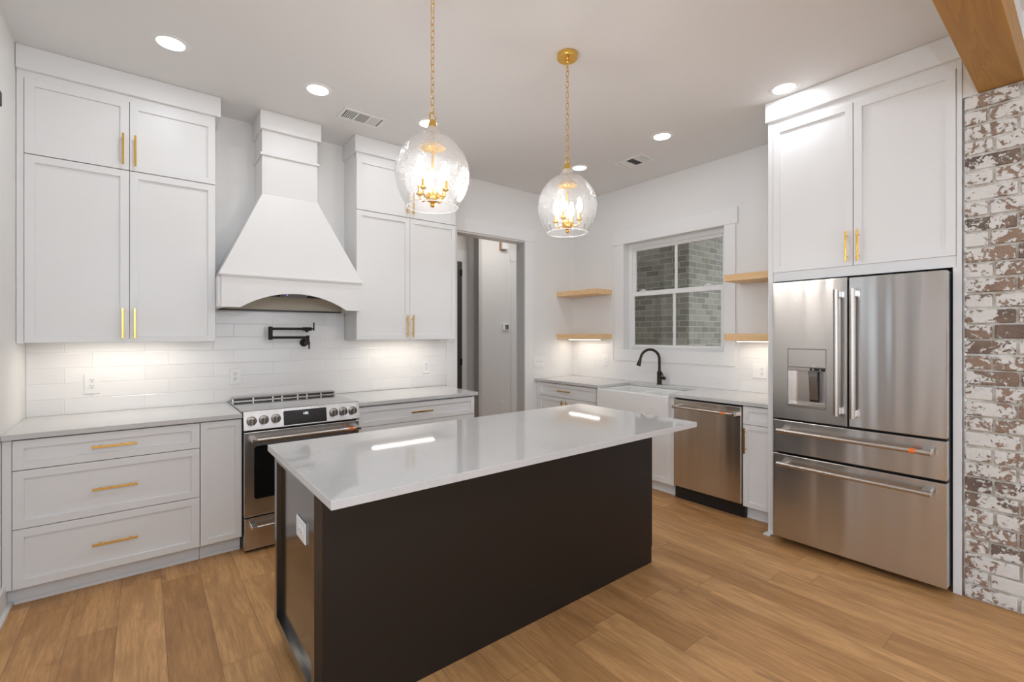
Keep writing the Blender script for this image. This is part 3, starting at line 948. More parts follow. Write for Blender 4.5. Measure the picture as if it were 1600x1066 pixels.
# ------------------------------------------------------------------ pot filler
pf = thing('pot_filler', 'black folded swing-arm pot filler tap on the tile above the range', 'tap', (1.03, WA - 0.01, 1.36))
px_, py_ = 1.045, 4.02
MB().cyl((px_ - 0.005, WA - 0.0095, 1.360), (px_ - 0.005, WA - 0.022, 1.360), 0.033, 0.031, 28).build('flange', M['bronze_black'], pf)
MB().cyl((px_ - 0.005, WA - 0.02, 1.360), (px_ - 0.005, py_ - 0.028, 1.360), 0.014, seg=20).cyl((px_ + 0.004, py_, 1.352), (px_ + 0.004, py_, 1.420), 0.0125, seg=20).build('valve_body', M['bronze_black'], pf)
MB().cyl((px_ - 0.005, py_ - 0.024, 1.360), (px_ - 0.005, py_ - 0.040, 1.360), 0.017, seg=20).box(px_ + 0.0, px_ + 0.010, py_ - 0.038, py_ - 0.028, 1.308, 1.366, .003).build('valve_handle', M['bronze_black'], pf)
MB().cyl((px_ + 0.004, py_, 1.404), (0.775, py_, 1.404), 0.0105, seg=18).build('lower_arm', M['bronze_black'], pf)
MB().cyl((0.772, py_, 1.386), (0.772, py_, 1.490), 0.0155, seg=20).build('elbow', M['bronze_black'], pf)
MB().cyl((0.775, py_, 1.473), (1.020, py_, 1.473), 0.0105, seg=18).cyl((1.008, py_, 1.473), (1.075, py_, 1.473), 0.0145, seg=20).cyl((1.042, py_, 1.473), (1.042, py_, 1.447), 0.0125, seg=18).build('upper_arm', M['bronze_black'], pf)
MB().cyl((1.075, py_, 1.473), (1.095, py_, 1.473), 0.007, seg=14).box(1.090, 1.1005, py_ - 0.005, py_ + 0.005, 1.458, 1.528, .003).build('spout_handle', M['bronze_black'], pf)

# ------------------------------------------------------------------ outlets and switches (built facing -Y, then turned)
def plate_thing(name, label, cat, loc, rz, gangs, w, h, horiz=False, devices=None, group=None):
    t = thing(name, label, cat, loc, rz, group)
    pw, ph = (w, h)
    MB().box(-pw / 2, pw / 2, -0.006, 0.0, -ph / 2, ph / 2, .0025, 2).build('cover_plate', M['plate'], t, local=True)
    n = len(devices)
    for i, d in enumerate(devices):
        dx = (i - (n - 1) / 2) * 0.046
        if d == 'duplex':
            for s_ in (-1, 1):
                ox, oz = (s_ * 0.0195, 0) if horiz else (dx, s_ * 0.0195)
                f = MB().cyl((ox, -0.005, oz), (ox, -0.0085, oz), 0.0165, 0.016, 24).build('receptacle', M['socket'], t, local=True)
                m_ = MB()
                for sx in (-1, 1):
                    if horiz: m_.box(ox - 0.0005 - 0.004, ox + 0.0055 - 0.004, -0.0092, -0.0080, oz + sx * 0.0062 - 0.0012, oz + sx * 0.0062 + 0.0012)
                    else: m_.box(ox + sx * 0.0062 - 0.0012, ox + sx * 0.0062 + 0.0012, -0.0092, -0.0080, oz + 0.0015, oz + 0.0085)
                if horiz: m_.cyl((ox + 0.008, -0.0080, oz), (ox + 0.008, -0.0092, oz), 0.0026, seg=10)
                else: m_.cyl((ox, -0.0080, oz - 0.007), (ox, -0.0092, oz - 0.007), 0.0026, seg=10)
                m_.build('slots', M['slot'], f, local=True)
        elif d == 'decora':
            f = MB().box(dx - 0.0165, dx + 0.0165, -0.009, -0.005, -0.033, 0.033, .0015).build('receptacle', M['socket'], t, local=True)
            for s_ in (-1, 1):
                m_ = MB()
                for sx in (-1, 1): m_.box(dx + sx * 0.0062 - 0.001, dx + sx * 0.0062 + 0.001, -0.0096, -0.0086, s_ * 0.018 + 0.001, s_ * 0.018 + 0.008)
                m_.cyl((dx, -0.0086, s_ * 0.018 - 0.006), (dx, -0.0096, s_ * 0.018 - 0.006), 0.0022, seg=10)
                m_.build('slots', M['slot'], f, local=True)
        elif d == 'toggle':
            f = MB().box(dx - 0.0055, dx + 0.0055, -0.007, -0.005, -0.012, 0.012, .001).build('toggle_slot', M['socket'], t, local=True)
            MB().box(dx - 0.004, dx + 0.004, -0.017, -0.006, 0.000, 0.009, .0015).build('toggle', M['plate'], f, local=True)
    return t
TA = WA - 0.0101
plate_thing('wall_outlet', 'white duplex outlet on the tile below the left wall cabinet', 'outlet', (-0.270, TA, 1.106), 0, 1, 0.076, 0.132, devices=['duplex'])
plate_thing('wall_outlet', 'white duplex outlet on the tile just left of the range', 'outlet', (0.545, TA, 1.108), 0, 1, 0.076, 0.122, devices=['duplex'])
plate_thing('wall_outlet', 'white outlet on the tile between the range and the doorway', 'outlet', (2.173, TA, 1.112), 0, 1, 0.076, 0.132, devices=['decora'])
plate_thing('light_switch', 'white triple light switch plate on the wall right of the doorway', 'light switch', (3.665, WA, 1.108), 0, 3, 0.160, 0.127, devices=['toggle'] * 3)
plate_thing('wall_outlet', 'white outlet on the tile under the shelves left of the window', 'outlet', (WB - 0.0101, 3.589, 1.123), R(-90), 1, 0.076, 0.125, devices=['decora'])
plate_thing('switch_and_outlet', 'white double plate with switch and outlet on tile beside the refrigerator', 'outlet', (WB - 0.0101, 1.852, 1.105), R(-90), 2, 0.119, 0.122, devices=['toggle', 'duplex'])
plate_thing('wall_outlet', 'white outlet low on the hall wall seen through the doorway', 'outlet', (4.005, 5.3, 0.42), 0, 1, 0.080, 0.132, devices=['decora'])
plate_thing('light_switch', 'white switch plate on the hall wall beside the dark door', 'light switch', (3.672 - 0.04, 5.6, 1.11), 0, 1, 0.076, 0.127, devices=['toggle'])

# hall fittings
th = thing('thermostat', 'small white thermostat with dark screen on the hall wall', 'thermostat', (4.066, 5.3, 1.536))
MB().box(4.008, 4.124, 5.276, 5.3, 1.486, 1.588, .006, 2).build('housing', M['plate'], th)
MB().box(4.050, 4.112, 5.2745, 5.277, 1.502, 1.566, .001).build('screen', M['screen'], th)
th = thing('door_chime', 'white door chime box high on the hall wall', 'door chime', (4.0, 5.3, 2.60))
MB().box(3.975, 4.075, 5.235, 5.275, 2.640, 2.86, .004).build('cover', M['plate'], th)
MB().box(3.962, 4.055, 5.275, 5.3, 2.630, 2.86, .002).build('base', M['chime_wood'], th)
br = thing('wall_bracket', 'small dark bracket high on the left wall', 'bracket', (LW, 3.40, 2.61))
MB().box(LW, LW + 0.012, 3.395, 3.432, 2.575, 2.645, .003).build('mount', M['rubber'], br)

# ------------------------------------------------------------------ window-wall base run
c = thing('base_cabinet', 'white base cabinet with drawer and double doors in the corner by the doorway', 'cabinet', (3.93, 3.65, 0))
MB().box(BB + 0.055, WB - 0.002, 3.182, WA - 0.002, 0.105, 0.885).box(BB + 0.021, BB + 0.056, 3.182, 3.182 + 0.017, 0.105, 0.885).box(BB + 0.021, BB + 0.056, WA - 0.002 - 0.017, WA - 0.002, 0.105, 0.885).box(BB + 0.006, BB + 0.03, 4.072, WA - 0.002, 0.105, 0.885, .001).build('body', M['cab'], c)
MB().box(BB + 0.078, BB + 0.098, 3.182, WA - 0.017, 0, 0.105).build('toe_kick', M['cab'], c)
front('B', 3.196, 4.070, 0.727, 0.876, BB, c, 'drawer', ('h', 3.64, 0.803, 0.197), w=0.052)
front('B', 3.635, 4.070, 0.106, 0.723, BB, c, 'door', ('v', 3.668, 0.60, 0.195), w=0.055)
front('B', 3.196, 3.631, 0.106, 0.723, BB, c, 'door', ('v', 3.600, 0.60, 0.195), w=0.055)

c = thing('sink_cabinet', 'white sink base cabinet with doors beneath the farmhouse sink', 'cabinet', (3.93, 2.74, 0))
MB().box(BB + 0.021, WB - 0.002, 2.332, 3.178, 0.105, 0.640).box(BB + 0.0, BB + 0.03, 2.300, 2.332, 0.105, 0.885, .001).box(BB + 0.0, BB + 0.03, 3.148, 3.180, 0.105, 0.885, .001).build('body', M['cab'], c)
MB().box(BB + 0.078, BB + 0.098, 2.318, 3.18, 0, 0.105).build('toe_kick', M['cab'], c)
MB().box(BB + 0.066, BB + 0.078, 2.318, 3.18, 0, 0.022, .004).build('shoe_moulding', M['cab'], c)
front('B', 2.742, 3.146, 0.106, 0.64, BB, c, 'door', ('v', 2.775, 0.55, 0.16))
front('B', 2.334, 2.738, 0.106, 0.64, BB, c, 'door', ('v', 2.705, 0.55, 0.16))

# farmhouse sink
sk = thing('farmhouse_sink', 'white apron-front double-bowl farmhouse sink below the window', 'sink', (3.83, 2.74, 0.65))
sx0, sx1, sy0, sy1, sz0, sz1 = 3.572, 4.095, 2.336, 3.144, 0.645, 0.884
MB().box(sx0, sx0 + 0.045, sy0, sy1, sz0, sz1 + 0.004, .010, 3).build('apron', M['porcelain'], sk)
MB().box(sx1 - 0.035, sx1, sy0, sy1, sz0, sz1, .006, 2).box(sx0 + 0.045, sx1 - 0.035, sy0, sy0 + 0.035, sz0, sz1, .006, 2).box(sx0 + 0.045, sx1 - 0.035, sy1 - 0.035, sy1, sz0, sz1, .006, 2).box(sx0 + 0.045, sx1 - 0.035, sy0 + 0.035, sy1 - 0.035, sz0, sz0 + 0.03).build('basin', M['porcelain'], sk)
MB().box(sx0 + 0.045, sx1 - 0.035, 2.725, 2.755, sz0 + 0.03, sz1 - 0.012, .012, 3).build('divider', M['porcelain'], sk)
for dy in (2.55, 2.93):
    MB().cyl((3.84, dy, sz0 + 0.029), (3.84, dy, sz0 + 0.033), 0.045, seg=24).build('drain', M['bar'], sk)

counter('countertop', 'white quartz countertop wrapped around the sink under the window',
        [(3.593, WB - 0.011, 3.1445, WA - 0.003), (3.593, WB - 0.011, 1.479, 2.3355), (4.0955, WB - 0.011, 2.3355, 3.1445)])

# faucet
fx_, fy_ = 4.150, 2.806
ft = thing('kitchen_faucet', 'dark bronze gooseneck kitchen faucet behind the white sink', 'faucet', (fx_, fy_, CT))
MB().cyl((fx_, fy_, CT), (fx_, fy_, CT + 0.008), 0.030, 0.028, 28).cyl((fx_, fy_, CT + 0.008), (fx_, fy_, CT + 0.135), 0.0235, 0.0235, 28).build('body', M['bronze'], ft)
# spout swings out into the room and a little towards the doorway
ddx, ddy = -0.82, 0.572
rr = 0.098
zt = 1.286 - 0.013 - rr
pth = [(fx_, fy_, CT + 0.13), (fx_, fy_, zt - 0.05)]
for i in range(0, 19):
    a = math.pi * (1 - i / 18 * 0.93)
    u = rr + rr * math.cos(a)
    pth.append((fx_ + ddx * u, fy_ + ddy * u, zt + rr * math.sin(a)))
MB().tube(pth, 0.0135, 18).build('spout', M['bronze'], ft)
e = Vector(pth[-1]); d_ = (Vector(pth[-1]) - Vector(pth[-2])).normalized()
MB().tube([e, e + d_ * 0.006], [0.0105, 0.0105], 18).tube([e + d_ * 0.006, e + d_ * 0.02, e + d_ * 0.088, e + d_ * 0.094], [0.0125, 0.014, 0.0225, 0.020], 20).build('spray_head', M['bronze'], ft)
MB().cyl((fx_, fy_, 0.982), (fx_, fy_ - 0.062, 0.982), 0.014, 0.017, 20).cyl((fx_, fy_ - 0.062, 0.982), (fx_, fy_ - 0.070, 0.982), 0.017, 0.012, 20).tube([(fx_, fy_ - 0.050, 0.992), (fx_, fy_ - 0.025, 1.040)], [0.005, 0.006], 12).build('lever', M['bronze'], ft)

# dishwasher
dw = thing('dishwasher', 'stainless steel dishwasher under the counter right of the sink', 'dishwasher', (3.92, 2.0, 0))
MB().box(BB + 0.026, WB - 0.03, 1.713, 2.290, 0.10, 0.880).build('tub', M['black'], dw)
dd = MB().box(3.600, BB + 0.025, 1.712, 2.292, 0.122, 0.868, .003, 2).build('door', M['steel_dw'], dw)
MB().cyl((3.548, 1.745, 0.811), (3.548, 2.272, 0.811), 0.0105, seg=20).build('handle', M['bar'], dd)
for hy in (1.745, 2.255):
    MB().box(3.538, 3.602, hy - 0.014, hy + 0.014, 0.798, 0.824, .004, 2).build('handle_bracket', M['bar'], dd)
MB().cyl((3.548, 1.815, 0.811), (3.548, 1.842, 0.811), 0.0114, seg=20).build('orange_band', M['orange'], dd)
MB().box(3.5992, 3.6005, 1.988, 2.006, 0.855, 0.858).build('badge', M['dark_gap'], dd)
MB().box(3.665, 3.70, 1.712, 2.316, 0.0, 0.118).box(3.645, 3.70, 1.713, 2.290, 0.090, 0.118, .003).build('toe_kick', M['black'], dw)

c = thing('base_cabinet', 'narrow white base cabinet with a brass pull between dishwasher and refrigerator', 'cabinet', (3.93, 1.6, 0))
MB().box(BB + 0.055, WB - 0.002, 1.480, 1.708, 0.105, 0.885).box(BB + 0.021, BB + 0.056, 1.480, 1.480 + 0.017, 0.105, 0.885).box(BB + 0.021, BB + 0.056, 1.708 - 0.017, 1.708, 0.105, 0.885).build('body', M['cab'], c)
MB().box(BB + 0.078, BB + 0.098, 1.480, 1.708, 0, 0.105).build('toe_kick', M['cab'], c)
MB().box(BB + 0.066, BB + 0.078, 1.480, 1.708, 0, 0.022, .004).build('shoe_moulding', M['cab'], c)
front('B', 1.481, 1.706, 0.740, 0.876, BB, c, 'drawer', None, w=0.052)
front('B', 1.481, 1.706, 0.106, 0.736, BB, c, 'door', ('v', 1.683, 0.615, 0.195), w=0.052)

# ------------------------------------------------------------------ floating shelves
def shelf(label, y0, y1, z0, z1):
    t = tag(MB().box(3.952, WB - 0.0005, y0, y1, z0, z1, .002).build('floating_shelf', M['shelf']), label, 'shelf')
    return t
shelf('upper maple floating shelf in the corner left of the window', 3.500, WA - 0.001, 1.888, 1.945)
shelf('lower maple floating shelf with a light, in the corner left of the window', 3.500, WA - 0.001, 1.377, 1.434)
shelf('upper maple floating shelf between the window and refrigerator cabinet', 1.476, 2.028, 1.888, 1.945)
shelf('lower maple floating shelf with a light, between window and refrigerator', 1.476, 2.028, 1.377, 1.434)
led_bar('shelf_light', 'lit LED bar under the lower corner shelf left of the window', 4.06, 4.10, 3.55, 4.02, 1.377, 2.6)
led_bar('shelf_light', 'lit LED bar under the lower shelf beside the refrigerator', 4.06, 4.10, 1.50, 1.97, 1.377, 2.6)

# ------------------------------------------------------------------ refrigerator
fr = thing('refrigerator', 'stainless steel french-door refrigerator with two bottom drawers', 'refrigerator', (3.8, 0.95, 0))
MB().box(3.505, 4.20, 0.515, 1.400, 0.03, 1.775).build('body', M['grey_panel'], fr)
MB().box(3.54, 3.60, 0.54, 1.38, 0.0, 0.032).build('feet', M['black'], fr)
MB().box(3.475, 3.508, 0.525, 1.395, 0.04, 1.772).build('gasket', M['black'], fr)
FX = 3.40
def panel(name, y0, y1, z0, z1):
    return MB().box(FX, 3.478, y0, y1, z0, z1, .004, 2).build(name, M['steel'], fr)
# left door with a cut-out for the dispenser: four pieces in one mesh
dy0, dy1, dz0, dz1 = 1.082, 1.300, 0.948, 1.330
ld = MB()
ld.box(FX, 3.478, dy1, 1.397, 0.860, 1.781, .0).box(FX, 3.478, 0.966, dy0, 0.860, 1.781, .0).box(FX, 3.478, dy0, dy1, 0.860, dz0, .0).box(FX, 3.478, dy0, dy1, dz1, 1.781, .0)
bmesh.ops.remove_doubles(ld.bm, verts=ld.bm.verts, dist=1e-5)
ld = ld.build('left_door', M['steel'], fr)
rd = panel('right_door', 0.511, 0.957, 0.860, 1.778)
d1 = panel('upper_drawer', 0.511, 1.397, 0.632, 0.847)
d2 = panel('lower_drawer', 0.511, 1.397, 0.047, 0.617)
# dispenser
MB().box(FX - 0.0012, FX + 0.01, dy0 - 0.005, dy0 - 0.0005, dz0, dz1 + 0.003).box(FX - 0.0012, FX + 0.01, dy1 + 0.0005, dy1 + 0.005, dz0, dz1 + 0.003).box(FX - 0.0012, FX + 0.01, dy0 - 0.005, dy1 + 0.005, dz1 + 0.0005, dz1 + 0.004).build('dispenser_gap_line', M['grey_panel'], ld)  # dark strips stand in for the shaded gap around the panel
dp = MB().box(FX - 0.004, FX + 0.012, dy0 - 0.002, dy1 + 0.002, 1.212, dz1, .003).build('dispenser_panel', M['steel'], ld)
MB().box(FX - 0.003, FX + 0.02, dy0 - 0.002, dy1 + 0.002, 1.188, 1.211, .002).build('dispenser_strip', M['bar'], ld)
MB().box(FX - 0.0045, FX - 0.002, dy0, dy0 + 0.088, 1.192, 1.209).build('touch_keys', M['black_glass'], ld)
MB().box(FX - 0.0050, FX - 0.0042, dy0 + 0.066, dy0 + 0.073, 1.197, 1.204).box(FX - 0.0050, FX - 0.0042, dy0 + 0.026, dy0 + 0.032, 1.197, 1.203).box(FX - 0.0046, FX - 0.0035, dy0 + 0.058, dy0 + 0.076, 1.2225, 1.2265).build('key_icons', M['plate'], ld)
cav = MB().box(FX + 0.066, FX + 0.076, dy0, dy1, dz0, 1.19).box(FX + 0.004, FX + 0.07, dy0, dy0 + 0.004, dz0, 1.19).box(FX + 0.004, FX + 0.07, dy1 - 0.004, dy1, dz0, 1.19).build('dispenser_cavity', M['bar'], ld)
MB().box(FX - 0.006, FX + 0.07, dy0 - 0.002, dy1 + 0.002, dz0 - 0.003, dz0 + 0.020, .003).build('drip_tray', M['bar'], ld)
MB().box(FX + 0.022, FX + 0.064, 1.135, 1.190, 1.150, 1.190, .003).build('spout_block', M['grey_panel'], ld)
MB().prism([(FX + 0.028, 1.150), (FX + 0.033, 1.150), (FX + 0.052, 0.998), (FX + 0.046, 0.998)], 'y', 1.138, 1.188).build('paddle', M['bar'], ld)
MB().prism([(FX + 0.0455, 1.010), (FX + 0.052, 1.010), (FX + 0.054, 0.985), (FX + 0.0465, 0.985)], 'y', 1.137, 1.189).build('paddle_tip', M['black'], ld)
MB().box(FX + 0.03, FX + 0.066, 1.126, 1.131, 0.985, 1.19).build('divider_fin', M['black'], ld)
# handles: thick round bars on square end brackets
def fridge_handle(parent, p0, p1, band=None):
    p0, p1 = Vector(p0), Vector(p1)
    MB().cyl(p0, p1, 0.0135, seg=24).build('handle', M['bar'], parent)
    d = (p1 - p0).normalized()
    for e in (p0 + d * 0.022, p1 - d * 0.022):
        MB().cyl(e - d * 0.026, e + d * 0.026, 0.0150, seg=24).build('handle_cap', M['bar'], parent)
        if abs(d.z) > 0.5: MB().box(e.x, FX + 0.001, e.y - 0.012, e.y + 0.012, e.z - 0.020, e.z + 0.020, .004, 2).build('handle_bracket', M['bar'], parent)
        else: MB().box(e.x, FX + 0.001, e.y - 0.020, e.y + 0.020, e.z - 0.012, e.z + 0.012, .004, 2).build('handle_bracket', M['bar'], parent)
    if band: MB().cyl(p0 + d * band, p0 + d * (band + 0.026), 0.0144, seg=24).build('orange_band', M['orange'], parent)
fridge_handle(ld, (3.340, 1.008, 0.93), (3.340, 1.008, 1.70))
fridge_handle(rd, (3.340, 0.925, 0.925), (3.340, 0.925, 1.70))
fridge_handle(d1, (3.338, 0.57, 0.783), (3.338, 1.345, 0.783), 0.062)
fridge_handle(d2, (3.338, 0.57, 0.560), (3.338, 1.345, 0.560))

# refrigerator enclosure with the cabinet above
c = thing('refrigerator_cabinet', 'tall white cabinet with two doors enclosing the refrigerator', 'cabinet', (3.87, 0.96, 0))
CX = 3.500
MB().box(CX + 0.055, WB - 0.001, 0.490, 1.440, 1.862, 2.96).box(CX + 0.021, CX + 0.056, 0.490, 0.490 + 0.017, 1.862, 2.96).box(CX + 0.021, CX + 0.056, 1.440 - 0.017, 1.440, 1.862, 2.96).box(CX + 0.010, CX + 0.03, 0.490, 1.440, 1.800, 1.864, .001).box(CX + 0.010, CX + 0.03, 0.490, 1.440, 2.895, 2.96).build('body', M['cab'], c)
MB().box(CX + 0.006, WB - 0.001, 0.467, 0.5035, 0, 1.80, .001).box(CX + 0.006, WB - 0.001, 0.467, 0.489, 1.80, 2.95, .001).build('side_panel', M['cab'], c)
MB().box(CX + 0.006, WB - 0.001, 1.441, 1.4745, 0, 2.95, .001).build('side_panel', M['cab'], c)
MB().box(3.486, WB - 0.001, 0.408, 1.487, 2.940, CE - 0.001, .002).build('crown', M['cab'], c)
front('B', 0.965, 1.438, 1.864, 2.892, CX, c, 'door', ('v', 0.995, 1.985, 0.195), w=0.058)
front('B', 0.491, 0.961, 1.864, 2.892, CX, c, 'door', ('v', 0.934, 1.985, 0.195), w=0.058)
MB().box(3.46, 3.52, 1.444, 1.49, 0, 0.012, .003).build('shoe_moulding', M['cab'], c)

# ------------------------------------------------------------------ island
il = thing('kitchen_island', 'long dark espresso kitchen island base under a white top', 'island', (1.5, 2.06, 0))
ix0, ix1, iy0, iy1 = 0.476, 2.510, 1.742, 2.385
MB().box(ix0 + 0.030, ix1 - 0.012, iy0 + 0.02, iy1 - 0.001, 0.10, 0.884).build('body', M['espresso'], il)
MB().box(ix0 + 0.075, ix1 - 0.06, iy0 + 0.02, iy1 - 0.07, 0.0, 0.10).build('toe_kick', M['espresso'], il)
MB().prism([(ix0 + 0.004, 0.10), (ix0 + 0.07, 0.10), (ix0 + 0.07, 0.0), (ix1 - 0.018, 0.0), (ix1 - 0.018, 0.10), (ix1 - 0.012, 0.10), (ix1 - 0.012, 0.884), (ix0 + 0.004, 0.884)], 'y', iy0, iy0 + 0.02).build('front_panel', M['espresso'], il)
MB().shaker('B', iy0 - 0.001, iy1, 0.092, 0.884, ix0, t=0.030, w=0.055, depth=0.020).build('end_panel', M['espresso_gloss'], il)
MB().box(ix1 - 0.012, ix1, iy0 + 0.012, iy1, 0.10, 0.884, .001).build('end_panel', M['espresso'], il)
o = MB().box(0.450, 2.544, 1.466, 2.406, 0.8845, CT, 0.0025, 2).build('island_countertop', M['quartz'])
tag(o, 'large white quartz island countertop overhanging the dark base', 'countertop')
plate_thing('island_outlet', 'white outlet mounted sideways on the dark end of the island', 'outlet', (ix0 + 0.0198, 1.985, 0.647), R(-90), 1, 0.135, 0.083, horiz=True, devices=['duplex'])

# ------------------------------------------------------------------ pendants
def make_pendant():
    t = thing('pendant_light', 'clear seeded glass globe pendant on a brass chain, nearer the range', 'pendant light', (1.062, 1.945, 2.0), group=None)
    c = lambda z: (0, 0, z - 2.0)
    L = dict(local=True)
    MB().lathe([(0.056, 3.0795), (0.0605, 3.075), (0.0605, 3.054), (0.058, 3.050), (0.012, 3.050), (0.010, 3.046)], (0, 0, -2.0), 40).build('canopy', M['brass'], t, **L)
    MB().lathe([(0.009, 3.05), (0.011, 3.04), (0.009, 3.028), (0.004, 3.022)], (0, 0, -2.0), 20).ring((0, 0, 1.014), 0.009, 0.010, 0.0028, 0.4).build('canopy_loop', M['brass'], t, **L)
    ch = MB()
    z, i = 2.995, 0
    while z > 2.475:
        ch.ring((0, 0, z - 2.0), 0.0086, 0.010, 0.0018, 0.35 + (i % 2) * math.pi / 2, 16, 6, straight=0.0085)
        z -= 0.0315
        i += 1
    ch.build('chain', M['brass'], t, **L)
    MB().ring((0, 0, 0.447), 0.0185, 0.023, 0.0034, 0.2, 26, 8).build('hanging_ring', M['brass'], t, **L)
    MB().lathe([(0.008, 2.438), (0.0135, 2.434), (0.0165, 2.425), (0.0215, 2.404), (0.0265, 2.384), (0.0265, 2.380)], (0, 0, -2.0), 28).build('socket_cap', M['brass'], t, **L)
    # blown glass shade: flared neck into globe, open below
    # hazy blown neck, flaring over the cap
    MB().lathe([(0.0275, 2.398), (0.0290, 2.392), (0.0325, 2.384), (0.0385, 2.374), (0.0475, 2.365), (0.0600, 2.358)], (0, 0, -2.0), 48, caps=False).build('glass_neck', M['rim'], t, angle=80, **L)
    ctl = [(0.0595, 2.3585), (0.0720, 2.352), (0.0900, 2.341), (0.1090, 2.325), (0.1300, 2.301),
           (0.1505, 2.270), (0.1655, 2.235), (0.1730, 2.195), (0.1722, 2.165), (0.1660, 2.130), (0.1530, 2.090), (0.1380, 2.058), (0.1180, 2.026)]
    prof = []
    for q in range(len(ctl) - 1):                      # smooth spline through the outline
        p0, p1, p2, p3 = ctl[max(q - 1, 0)], ctl[q], ctl[q + 1], ctl[min(q + 2, len(ctl) - 1)]
        for f in (0.0, 0.5):
            prof.append(tuple(0.5 * (2 * b + (c_ - a) * f + (2 * a - 5 * b + 4 * c_ - d) * f * f + (3 * b - a - 3 * c_ + d) * f ** 3) for a, b, c_, d in zip(p0, p1, p2, p3)))
    prof.append(ctl[-1])
    sh = MB().lathe(prof, (0, 0, -2.0), 56, caps=False).build('glass_shade', M['seeded'], t, angle=80, **L)
    rb = prof[-1][0]
    rm = MB()
    ringp = [(rb * math.cos(2 * math.pi * k / 56), rb * math.sin(2 * math.pi * k / 56), prof[-1][1] - 2.0) for k in range(56)]
    rm.tube(ringp + [ringp[0], ringp[1]], 0.0028, 8, cap=False).build('glass_rim', M['rim'], t, angle=80, **L)
    # inner fitting
    MB().lathe([(0.006, 2.372), (0.010, 2.342), (0.036, 2.334), (0.058, 2.312), (0.060, 2.304), (0.054, 2.304), (0.030, 2.318), (0.006, 2.322)], (0, 0, -2.0), 36).build('reflector_dish', M['brass'], t, **L)
    MB().cyl((0, 0, 0.32), (0, 0, 0.045), 0.0048, seg=14).build('stem', M['brass'], t, **L)
    MB().lathe([(0.005, 2.098), (0.026, 2.094), (0.030, 2.088), (0.030, 2.062), (0.024, 2.052), (0.008, 2.046)], (0, 0, -2.0), 28).build('hub', M['brass'], t, **L)
    MB().sphere((0, 0, 0.036), 0.0115).build('finial', M['brass'], t, **L)
    for k in range(4):
        a = 0.45 + k * math.pi / 2
        u = Vector((math.cos(a), math.sin(a), 0))
        ar = MB().tube([u * 0.026 + Vector((0, 0, 0.072)), u * 0.055 + Vector((0, 0, 0.060)), u * 0.072 + Vector((0, 0, 0.072)), u * 0.074 + Vector((0, 0, 0.092))], 0.0042, 10).build('arm', M['brass'], t, **L)
        MB().lathe([(0.005, 0.088), (0.016, 0.096), (0.017, 0.101), (0.0095, 0.103), (0.0095, 0.140), (0.007, 0.141)], u * 0.074, 18).build('candle_sleeve', M['brass'], ar, **L)
        MB().lathe([(0.006, 0.141), (0.013, 0.156), (0.0155, 0.172), (0.014, 0.190), (0.009, 0.210), (0.003, 0.226)], u * 0.074, 16).build('bulb', M['bulb'], ar, **L)
    return t
p1 = make_pendant()
p2 = copy_tree(p1)
p2.location = (1.954, 1.945, 2.0)
p2['label'] = 'clear seeded glass globe pendant on a brass chain, farther along the island'
for p in (p1, p2): p['group'] = 'glass pendants over the island'

# ------------------------------------------------------------------ recessed ceiling lights
cans = [((0.117, 3.263), 'ceiling downlight in front of the left wall cabinets'),
        ((0.917, 3.270), 'ceiling downlight in front of the range hood'),
        ((1.742, 3.258), 'ceiling downlight seen behind the neck of the nearer pendant'),
        ((3.379, 3.195), 'ceiling downlight farthest from the beam, near the wall corner'),
        ((3.382, 2.261), 'ceiling downlight above the sink side, beside the ceiling vent'),
        ((3.362, 1.312), 'ceiling downlight glaring against the refrigerator cabinet crown')]
first = None
for (cx, cy), lab in cans:
    if first is None:
        first = thing('recessed_light', lab, 'ceiling light', (0, 0, CE))
        MB().lathe([(0.066, -0.004), (0.070, -0.0065), (0.088, -0.004), (0.094, -0.0005)], (0, 0, 0), 48, caps=False).build('trim_ring', M['trim'], first, local=True)
        MB().lathe([(0.0655, -0.0052), (0.0655, -0.0035)], (0, 0, 0), 40).build('lens', M['lens'], first, local=True)
        o = first
    else:
        o = copy_tree(first)
    o.location = (cx, cy, CE)
    o['label'] = lab
    o['group'] = 'recessed ceiling lights'
    light('downlight_lamp', 'AREA', (cx, cy, CE - 0.008), P['cans'], (0.92, 0.97, 1.03), size=0.12, shape='DISK')

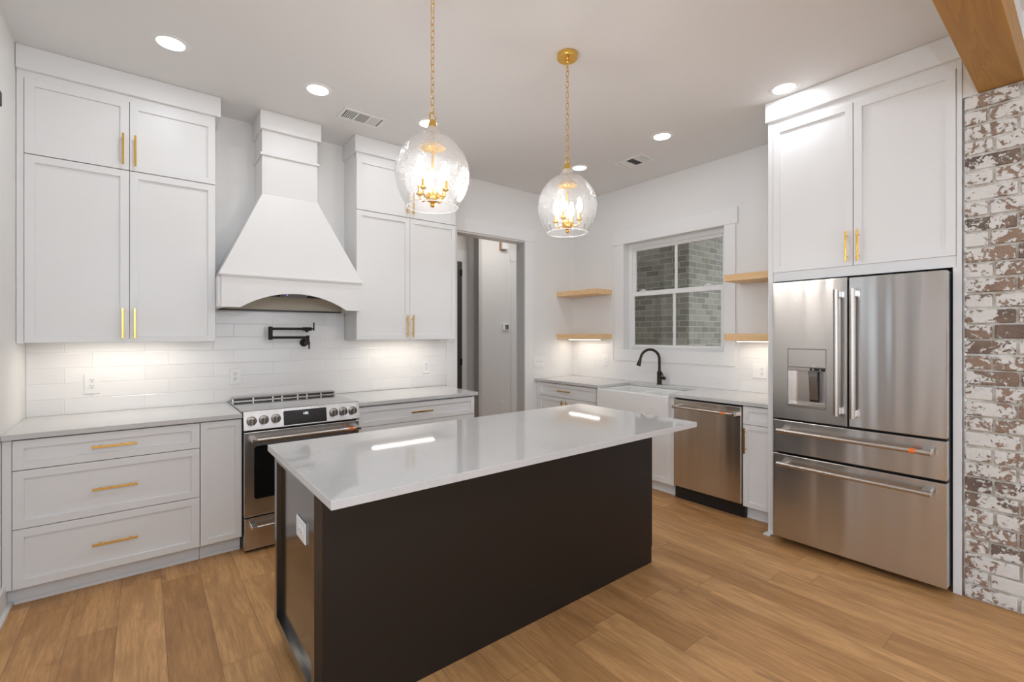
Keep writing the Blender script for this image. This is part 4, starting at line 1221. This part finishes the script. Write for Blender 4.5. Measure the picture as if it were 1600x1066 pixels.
# ------------------------------------------------------------------ ceiling vents
def vent(label, cx, cy, w, d, rz):
    t = thing('ceiling_vent', label, 'vent', (cx, cy, CE), rz, 'ceiling vents')
    m = MB()
    fw = 0.022
    m.box(-w / 2, w / 2, -d / 2, -d / 2 + fw, -0.008, 0, .002).box(-w / 2, w / 2, d / 2 - fw, d / 2, -0.008, 0, .002)
    m.box(-w / 2, -w / 2 + fw, -d / 2 + fw, d / 2 - fw, -0.008, 0, .002).box(w / 2 - fw, w / 2, -d / 2 + fw, d / 2 - fw, -0.008, 0, .002)
    iw = w - 2 * fw
    for q in (-iw / 6, iw / 6):
        m.box(q - 0.005, q + 0.005, -d / 2 + fw, d / 2 - fw, -0.007, 0)
    m.build('frame', M['trim'], t, local=True)
    MB().box(-w / 2 + fw, w / 2 - fw, -d / 2 + fw, d / 2 - fw, -0.0012, -0.0004).build('recess', M['vent_dark'], t, local=True)
    for sct in (-1, 1):
        sl = MB()
        for k in range(6):
            x = sct * iw / 3 + (k - 2.5) * iw / 3 / 6.6
            a = 0.0024 if sct < 0 else 0.0042
            sl.poly([(x - a - sct * 0.003, -d / 2 + fw, -0.0015), (x + a - sct * 0.003, -d / 2 + fw, -0.0065), (x + a - sct * 0.003, d / 2 - fw, -0.0065), (x - a - sct * 0.003, d / 2 - fw, -0.0015)], [(0, 1, 2, 3)])
        sl.build('end_louvres', M['trim'], t, local=True, solid=0.0008)
    sl = MB()
    for k in range(9):
        y = (k - 4) * (d - 2 * fw) / 9
        sl.poly([(-iw / 6 + 0.005, y - 0.004, -0.0015), (iw / 6 - 0.005, y - 0.004, -0.0015), (iw / 6 - 0.005, y + 0.003, -0.0062), (-iw / 6 + 0.005, y + 0.003, -0.0062)], [(0, 1, 2, 3)])
    sl.build('middle_louvres', M['vent_grey'], t, local=True, solid=0.0008)
    return t
vent('white ceiling vent above the range wall, between hood and nearer pendant', 1.30, 3.485, 0.32, 0.185, 0)
vent('white ceiling vent near the window wall, by the middle downlight', 3.665, 2.752, 0.32, 0.215, R(90))
